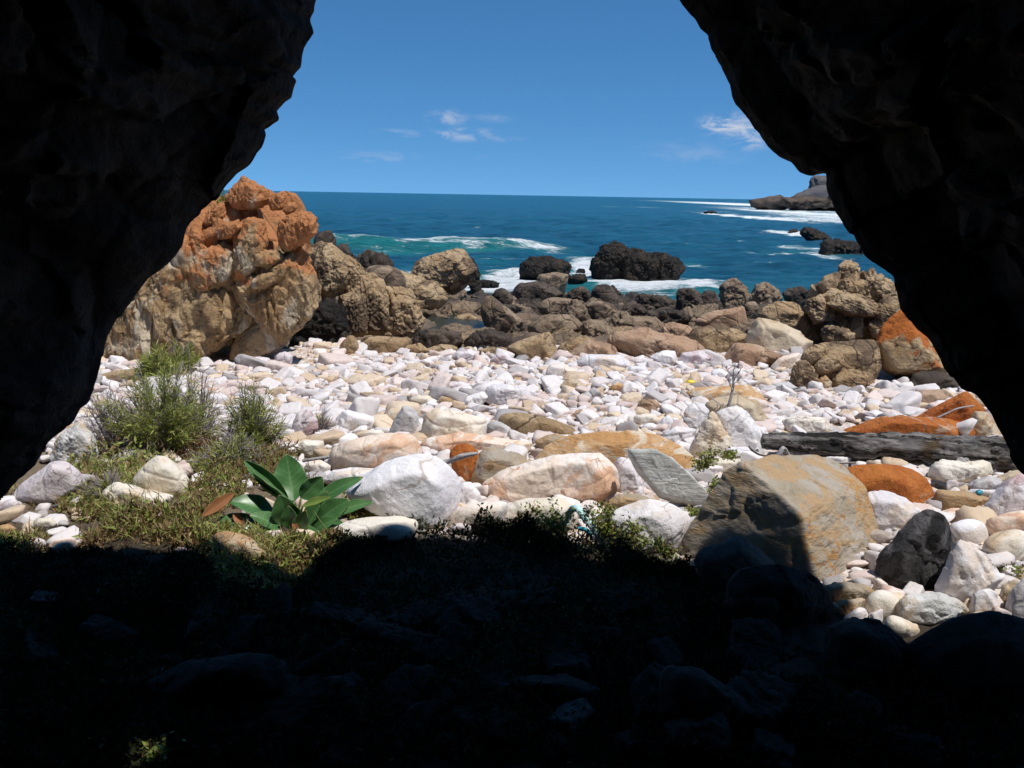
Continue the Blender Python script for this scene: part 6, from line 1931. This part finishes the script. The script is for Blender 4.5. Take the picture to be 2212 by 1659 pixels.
def broad_plant():
    Y0 = 4.75
    bp, _ = reg_pts(4, [(1860, 1190, 0)], Y0)
    root = empty('broad_leaf_plant', bp[0])
    tag(root, 'lush broad-leaved green plant growing in front of the white boulder', 'plant')

    def leaf(base, tip, wpx, name='leaf', mat='big_leaf', d0=0.0, d1=0.0, bulge=0.0, fold=0.25, roll=0.0, face=None, peak=0.45, seed=0):
        a, _ = reg_pts(4, [(base[0], base[1], d0)], Y0)
        b, _ = reg_pts(4, [(tip[0], tip[1], d1)], Y0)
        a, b = a[0], b[0]
        w = wpx * 0.337 / F * Y0 / 2
        n, m = 44, 23
        t = np.linspace(0, 1, n)
        ax = b - a
        L = np.linalg.norm(ax)
        ax /= L
        fc = np.array(face if face is not None else (0.15, -0.85, 0.5), float)
        S = np.cross(ax, fc)
        S /= np.linalg.norm(S)
        N = np.cross(S, ax)
        prof = np.sin(np.pi * t ** (math.log(0.5) / math.log(peak))) ** 0.75
        prof = np.clip(prof, 0.03, None)
        rows = []
        for ti, pw in zip(t, prof):
            s = np.linspace(-1, 1, m)
            c = a + ax * L * ti + N * (bulge * L * math.sin(math.pi * ti))
            ang = roll * s
            sx = np.sin(ang) / roll if roll else s
            nz = (1 - np.cos(ang)) / roll if roll else 0 * s
            wave = 0.05 * np.sin(ti * 14 + seed) * np.abs(s)
            rows.append(c + np.outer(sx * w * pw, S) + np.outer((np.abs(s) ** 1.4 * fold + nz + wave) * w * pw, N))
        V = np.array(rows).reshape(-1, 3)
        o = mesh_obj(name, V, grid_faces(n, m), MATS[mat], root, attrs={'rnd': leaf_tone(t, m, V, seed)})
        md = o.modifiers.new('thickness', 'SOLIDIFY')
        md.thickness = 0.003
        return a

    def leaf_tone(t, m, V, seed):
        s = np.linspace(-1, 1, m)
        T, S_ = np.meshgrid(t, s, indexing='ij')
        a = np.abs(S_)
        side = (np.sin(T * 55 - a * 11) > 0.82) * 0.16
        rib = np.exp(-(a / 0.07) ** 2) * 0.3
        nz = vnoise(V * 16, seed).reshape(T.shape)
        tone = np.clip(0.38 + 0.2 * nz + side + rib, 0, 0.8)
        edge = np.maximum(T - 0.93, 0) * 9 + np.maximum(a - 0.93, 0) * 6
        worn = np.clip(edge + 0.6 * vnoise(V * 30, seed + 2).reshape(T.shape) - 0.35, 0, 1)
        return np.clip(np.where(worn > 0.25, 0.86 + 0.14 * worn, tone), 0, 1).ravel()

    def stalk(p0, p1, d0, d1, r=0.009, mat='stem_green'):
        q, _ = reg_pts(4, [(p0[0], p0[1], d0), ((p0[0] + p1[0]) / 2, (p0[1] + p1[1]) / 2, (d0 + d1) / 2), (p1[0], p1[1], d1)], Y0)
        V, fc = tube(q, [r * 1.4, r, r * 0.7], 8, 0, 0, 4)
        m = MB()
        m.add(V, fc)
        m.build('stalk', MATS[mat], root)
    C = (1865, 1185)
    data = [  # base, tip, width, options
        ((1885, 900), (1835, 600), 215, dict(d0=.05, d1=.16, peak=.5, fold=.15, bulge=-.06, face=(0.3, -0.9, .3))),
        ((1845, 880), (1565, 640), 125, dict(d0=-.02, d1=-.02, roll=1.2, fold=.1, peak=.5)),
        ((1850, 900), (1620, 720), 120, dict(d0=-.05, d1=-.08, fold=.3, face=(-.3, -.6, -.5))),
        ((1760, 990), (1465, 900), 165, dict(d0=-.03, d1=-.1, fold=.25, bulge=.1, face=(0.1, -0.5, .85))),
        ((1640, 1010), (1335, 1070), 95, dict(d0=-.05, d1=-.14, fold=.3, bulge=.1, face=(0, -.5, .85))),
        ((1930, 880), (2065, 745), 170, dict(d0=.04, d1=.1, fold=.3, face=(.4, -.8, -.1))),
        ((2010, 920), (2330, 745), 115, dict(d0=.05, d1=.12, fold=.35, bulge=.06, face=(0, -.6, .8))),
        ((1940, 930), (2115, 875), 62, dict(d0=-.06, d1=-.1, mat='yellow_leaf', fold=.4, face=(0, -.6, .8))),
        ((1880, 1060), (1790, 860), 190, dict(d0=-.06, d1=-.12, fold=.2, bulge=.08, face=(-.1, -.75, .6))),
        ((1960, 1080), (2100, 840), 150, dict(d0=.0, d1=.04, fold=.25, face=(.2, -.85, .4))),
        ((2040, 1020), (2240, 890), 150, dict(d0=.0, d1=.02, fold=.25, bulge=.08, face=(.3, -.7, .6))),
        ((1800, 1080), (1600, 990), 130, dict(d0=-.08, d1=-.16, fold=.25, bulge=.1, face=(-.1, -.5, .8))),
        ((1980, 1120), (2160, 1010), 110, dict(d0=-.06, d1=-.1, fold=.25, bulge=.1, face=(.2, -.6, .7))),
        ((1900, 1130), (1960, 960), 110, dict(d0=-.12, d1=-.16, fold=.25, face=(.1, -.8, .5))),
        ((2100, 990), (2390, 905), 100, dict(d0=.02, d1=.03, fold=.3, bulge=.06, face=(.2, -.6, .8))),
    ]
    for i, (a, b, w, kw) in enumerate(data):
        leaf(a, b, w, seed=i * 3, **kw)
        stalk(C, a, 0, kw.get('d0', 0))
    for i, (a, b, w_, kw) in enumerate([((1840, 1120), (1690, 1080), 90, dict(d0=-.1, d1=-.18, fold=.3, bulge=.1, face=(0, -.5, .85))), ((1900, 1100), (2050, 1110), 80, dict(d0=-.1, d1=-.17, fold=.3, bulge=.1, face=(.2, -.5, .8))), ((1900, 950), (1760, 820), 90, dict(d0=.06, d1=.1, fold=.35, face=(-.3, -.8, .3))), ((1870, 1080), (1850, 930), 120, dict(d0=-.1, d1=-.13, fold=.3, bulge=.05, face=(0, -.8, .55))), ((2060, 1060), (2200, 1040), 75, dict(d0=-.02, d1=-.08, fold=.3, bulge=.1, face=(.1, -.5, .85))), ((1720, 1060), (1560, 1090), 80, dict(d0=-.1, d1=-.2, fold=.3, bulge=.08, face=(0, -.5, .85)))]):
        leaf(a, b, w_, seed=60 + i * 5, **kw)
    leaf((1500, 850), (1290, 1000), 75, 'leaf', 'dead_leaf', d0=-.08, d1=-.16, fold=.4, seed=40)
    leaf((1495, 985), (1570, 1060), 50, 'leaf', 'dead_leaf', d0=-.12, d1=-.14, fold=.4, seed=41)
    leaf((1880, 1030), (1910, 1110), 40, 'leaf', 'dead_leaf', d0=-.14, d1=-.15, fold=.3, seed=42)


broad_plant()


def grass_stalks():
    rg = np.random.default_rng(4)
    for i, (bx, by, tx, ty, r, Y0, lab) in enumerate([(1830, 760, 1770, 480, 4, 5.4, 'bent pale grass stalk right of the feathery shrubs'), (1560, 660, 1660, 560, 4, 5.3, 'arched yellow grass stalk above the rolled leaf'),
                                                      (2160, 1160, 2010, 960, 4, 4.6, 'dry grass stalk at the right of the broad-leaved plant')]):
        q, _ = reg_pts(r, [(bx, by, 0), ((bx + tx) / 2 - 15, (by + ty) / 2 - 10, 0), (tx, ty, 0.02)], Y0)
        V, fc = tube(q, [0.0035, 0.003, 0.0015], 5, 0, 0, 5)
        o = mesh_obj('grass_stalk', V, fc, MATS['stem_green'], origin=q[0])
        tag(o, lab, 'grass stalk')


grass_stalks()

# ------------------------------------------------------------------ light, sky, camera
el = math.asin(SUN[2])
az = math.atan2(SUN[0], SUN[1])
sd = bpy.data.lights.new('sun', 'SUN')
sd.energy = 4.8
sd.angle = math.radians(0.53)
sd.color = (1.0, 0.965, 0.91)
so = bpy.data.objects.new('sun', sd)
COL.objects.link(so)
so.rotation_euler = Vector(-SUN).to_track_quat('-Z', 'Y').to_euler()
so.location = (0, 0, 30)

w = bpy.data.worlds.new('World')
sc.world = w
w.use_nodes = True
nt = w.node_tree
bg = nt.nodes['Background']
sky = nt.nodes.new('ShaderNodeTexSky')
sky.sky_type = 'NISHITA'
sky.sun_disc = False
sky.sun_elevation = el
sky.sun_rotation = az
sky.altitude = 3000
sky.air_density = 1.0
sky.dust_density = 0.0
sky.ozone_density = 6.0


def wn(kind, **k):
    nd = nt.nodes.new('ShaderNode' + kind)
    for a, v in k.items():
        setattr(nd, a, v)
    return nd


tc = wn('TexCoord')
# the clear upper sky reaches almost down to the horizon on this dry day
sxyz = wn('SeparateXYZ')
nt.links.new(tc.outputs['Generated'], sxyz.inputs[0])
up_ = wn('Math', operation='MULTIPLY_ADD')
nt.links.new(sxyz.outputs[2], up_.inputs[0])
up_.inputs[1].default_value = 0.98
up_.inputs[2].default_value = 0.125
cxyz = wn('CombineXYZ')
nt.links.new(sxyz.outputs[0], cxyz.inputs[0])
nt.links.new(sxyz.outputs[1], cxyz.inputs[1])
nt.links.new(up_.outputs[0], cxyz.inputs[2])
nrm_ = wn('VectorMath', operation='NORMALIZE')
nt.links.new(cxyz.outputs[0], nrm_.inputs[0])
nt.links.new(nrm_.outputs[0], sky.inputs[0])
# thin clouds: picked directions of the sky, broken up by noise
mp = wn('Mapping')
nt.links.new(tc.outputs['Generated'], mp.inputs[0])
mp.inputs['Scale'].default_value = (9, 9, 26)
mp.inputs['Rotation'].default_value = (0, 0.12, 0)
no = wn('TexNoise')
nt.links.new(mp.outputs[0], no.inputs['Vector'])
no.inputs['Scale'].default_value = 3.2
no.inputs['Detail'].default_value = 8
no.inputs['Roughness'].default_value = 0.62
no.inputs['Distortion'].default_value = 0.6
tot = None
for (px, py, sx, sy, st) in [(968, 254, 46, 17, .62), (1000, 290, 80, 15, .6), (1080, 300, 60, 8, .35), (860, 288, 50, 9, .5), (1065, 256, 45, 10, .3), (1575, 270, 60, 26, 1.3), (1620, 290, 70, 30, 1.2), (820, 340, 90, 14, .25), (1040, 345, 20, 10, .25), (1500, 330, 120, 25, .2)]:
    d = ray(np.array([float(px)]), np.array([float(py)]))[0]
    d = d / np.linalg.norm(d)
    sb = wn('VectorMath', operation='SUBTRACT')
    nt.links.new(tc.outputs['Generated'], sb.inputs[0])
    sb.inputs[1].default_value = d
    sca = wn('VectorMath', operation='MULTIPLY')
    nt.links.new(sb.outputs[0], sca.inputs[0])
    sca.inputs[1].default_value = (F / sx, F / sx, F / sy)
    ln = wn('VectorMath', operation='LENGTH')
    nt.links.new(sca.outputs[0], ln.inputs[0])
    mr = wn('MapRange', interpolation_type='SMOOTHSTEP')
    nt.links.new(ln.outputs['Value'], mr.inputs[0])
    mr.inputs[1].default_value = 1.35
    mr.inputs[2].default_value = 0.1
    mr.inputs[3].default_value = 0
    mr.inputs[4].default_value = st
    if tot is None:
        tot = mr.outputs[0]
    else:
        mx = wn('Math', operation='MAXIMUM')
        nt.links.new(tot, mx.inputs[0])
        nt.links.new(mr.outputs[0], mx.inputs[1])
        tot = mx.outputs[0]
r2 = wn('MapRange', interpolation_type='SMOOTHSTEP')
nt.links.new(no.outputs['Fac'], r2.inputs[0])
r2.inputs[1].default_value = 0.40
r2.inputs[2].default_value = 0.66
ml = wn('Math', operation='MULTIPLY')
nt.links.new(tot, ml.inputs[0])
nt.links.new(r2.outputs[0], ml.inputs[1])
hs = wn('HueSaturation')
hs.inputs['Saturation'].default_value = 1.17
hs.inputs['Hue'].default_value = 0.492
hs.inputs['Value'].default_value = 1.0
nt.links.new(sky.outputs[0], hs.inputs['Color'])
mxc = wn('Mix', data_type='RGBA')
nt.links.new(ml.outputs[0], mxc.inputs[0])
nt.links.new(hs.outputs[0], mxc.inputs[6])
mxc.inputs[7].default_value = (4.0, 4.5, 5.6, 1)
nt.links.new(mxc.outputs[2], bg.inputs['Color'])
bg.inputs['Strength'].default_value = 0.13

cd = bpy.data.cameras.new('camera')
cd.lens = 30
cd.sensor_width = 36
cd.clip_start = 0.05
cd.clip_end = 60000
co = bpy.data.objects.new('camera', cd)
COL.objects.link(co)
M = Matrix(((RT[0], UP[0], -FW[0], CAM[0]), (RT[1], UP[1], -FW[1], CAM[1]), (RT[2], UP[2], -FW[2], CAM[2]), (0, 0, 0, 1)))
co.matrix_world = M
sc.camera = co

sc.render.engine = 'CYCLES'
sc.view_settings.view_transform = 'Standard'
sc.view_settings.look = 'None'
sc.view_settings.exposure = 0
sc.view_settings.gamma = 1
sc.cycles.use_denoising = True
sc.cycles.max_bounces = 6
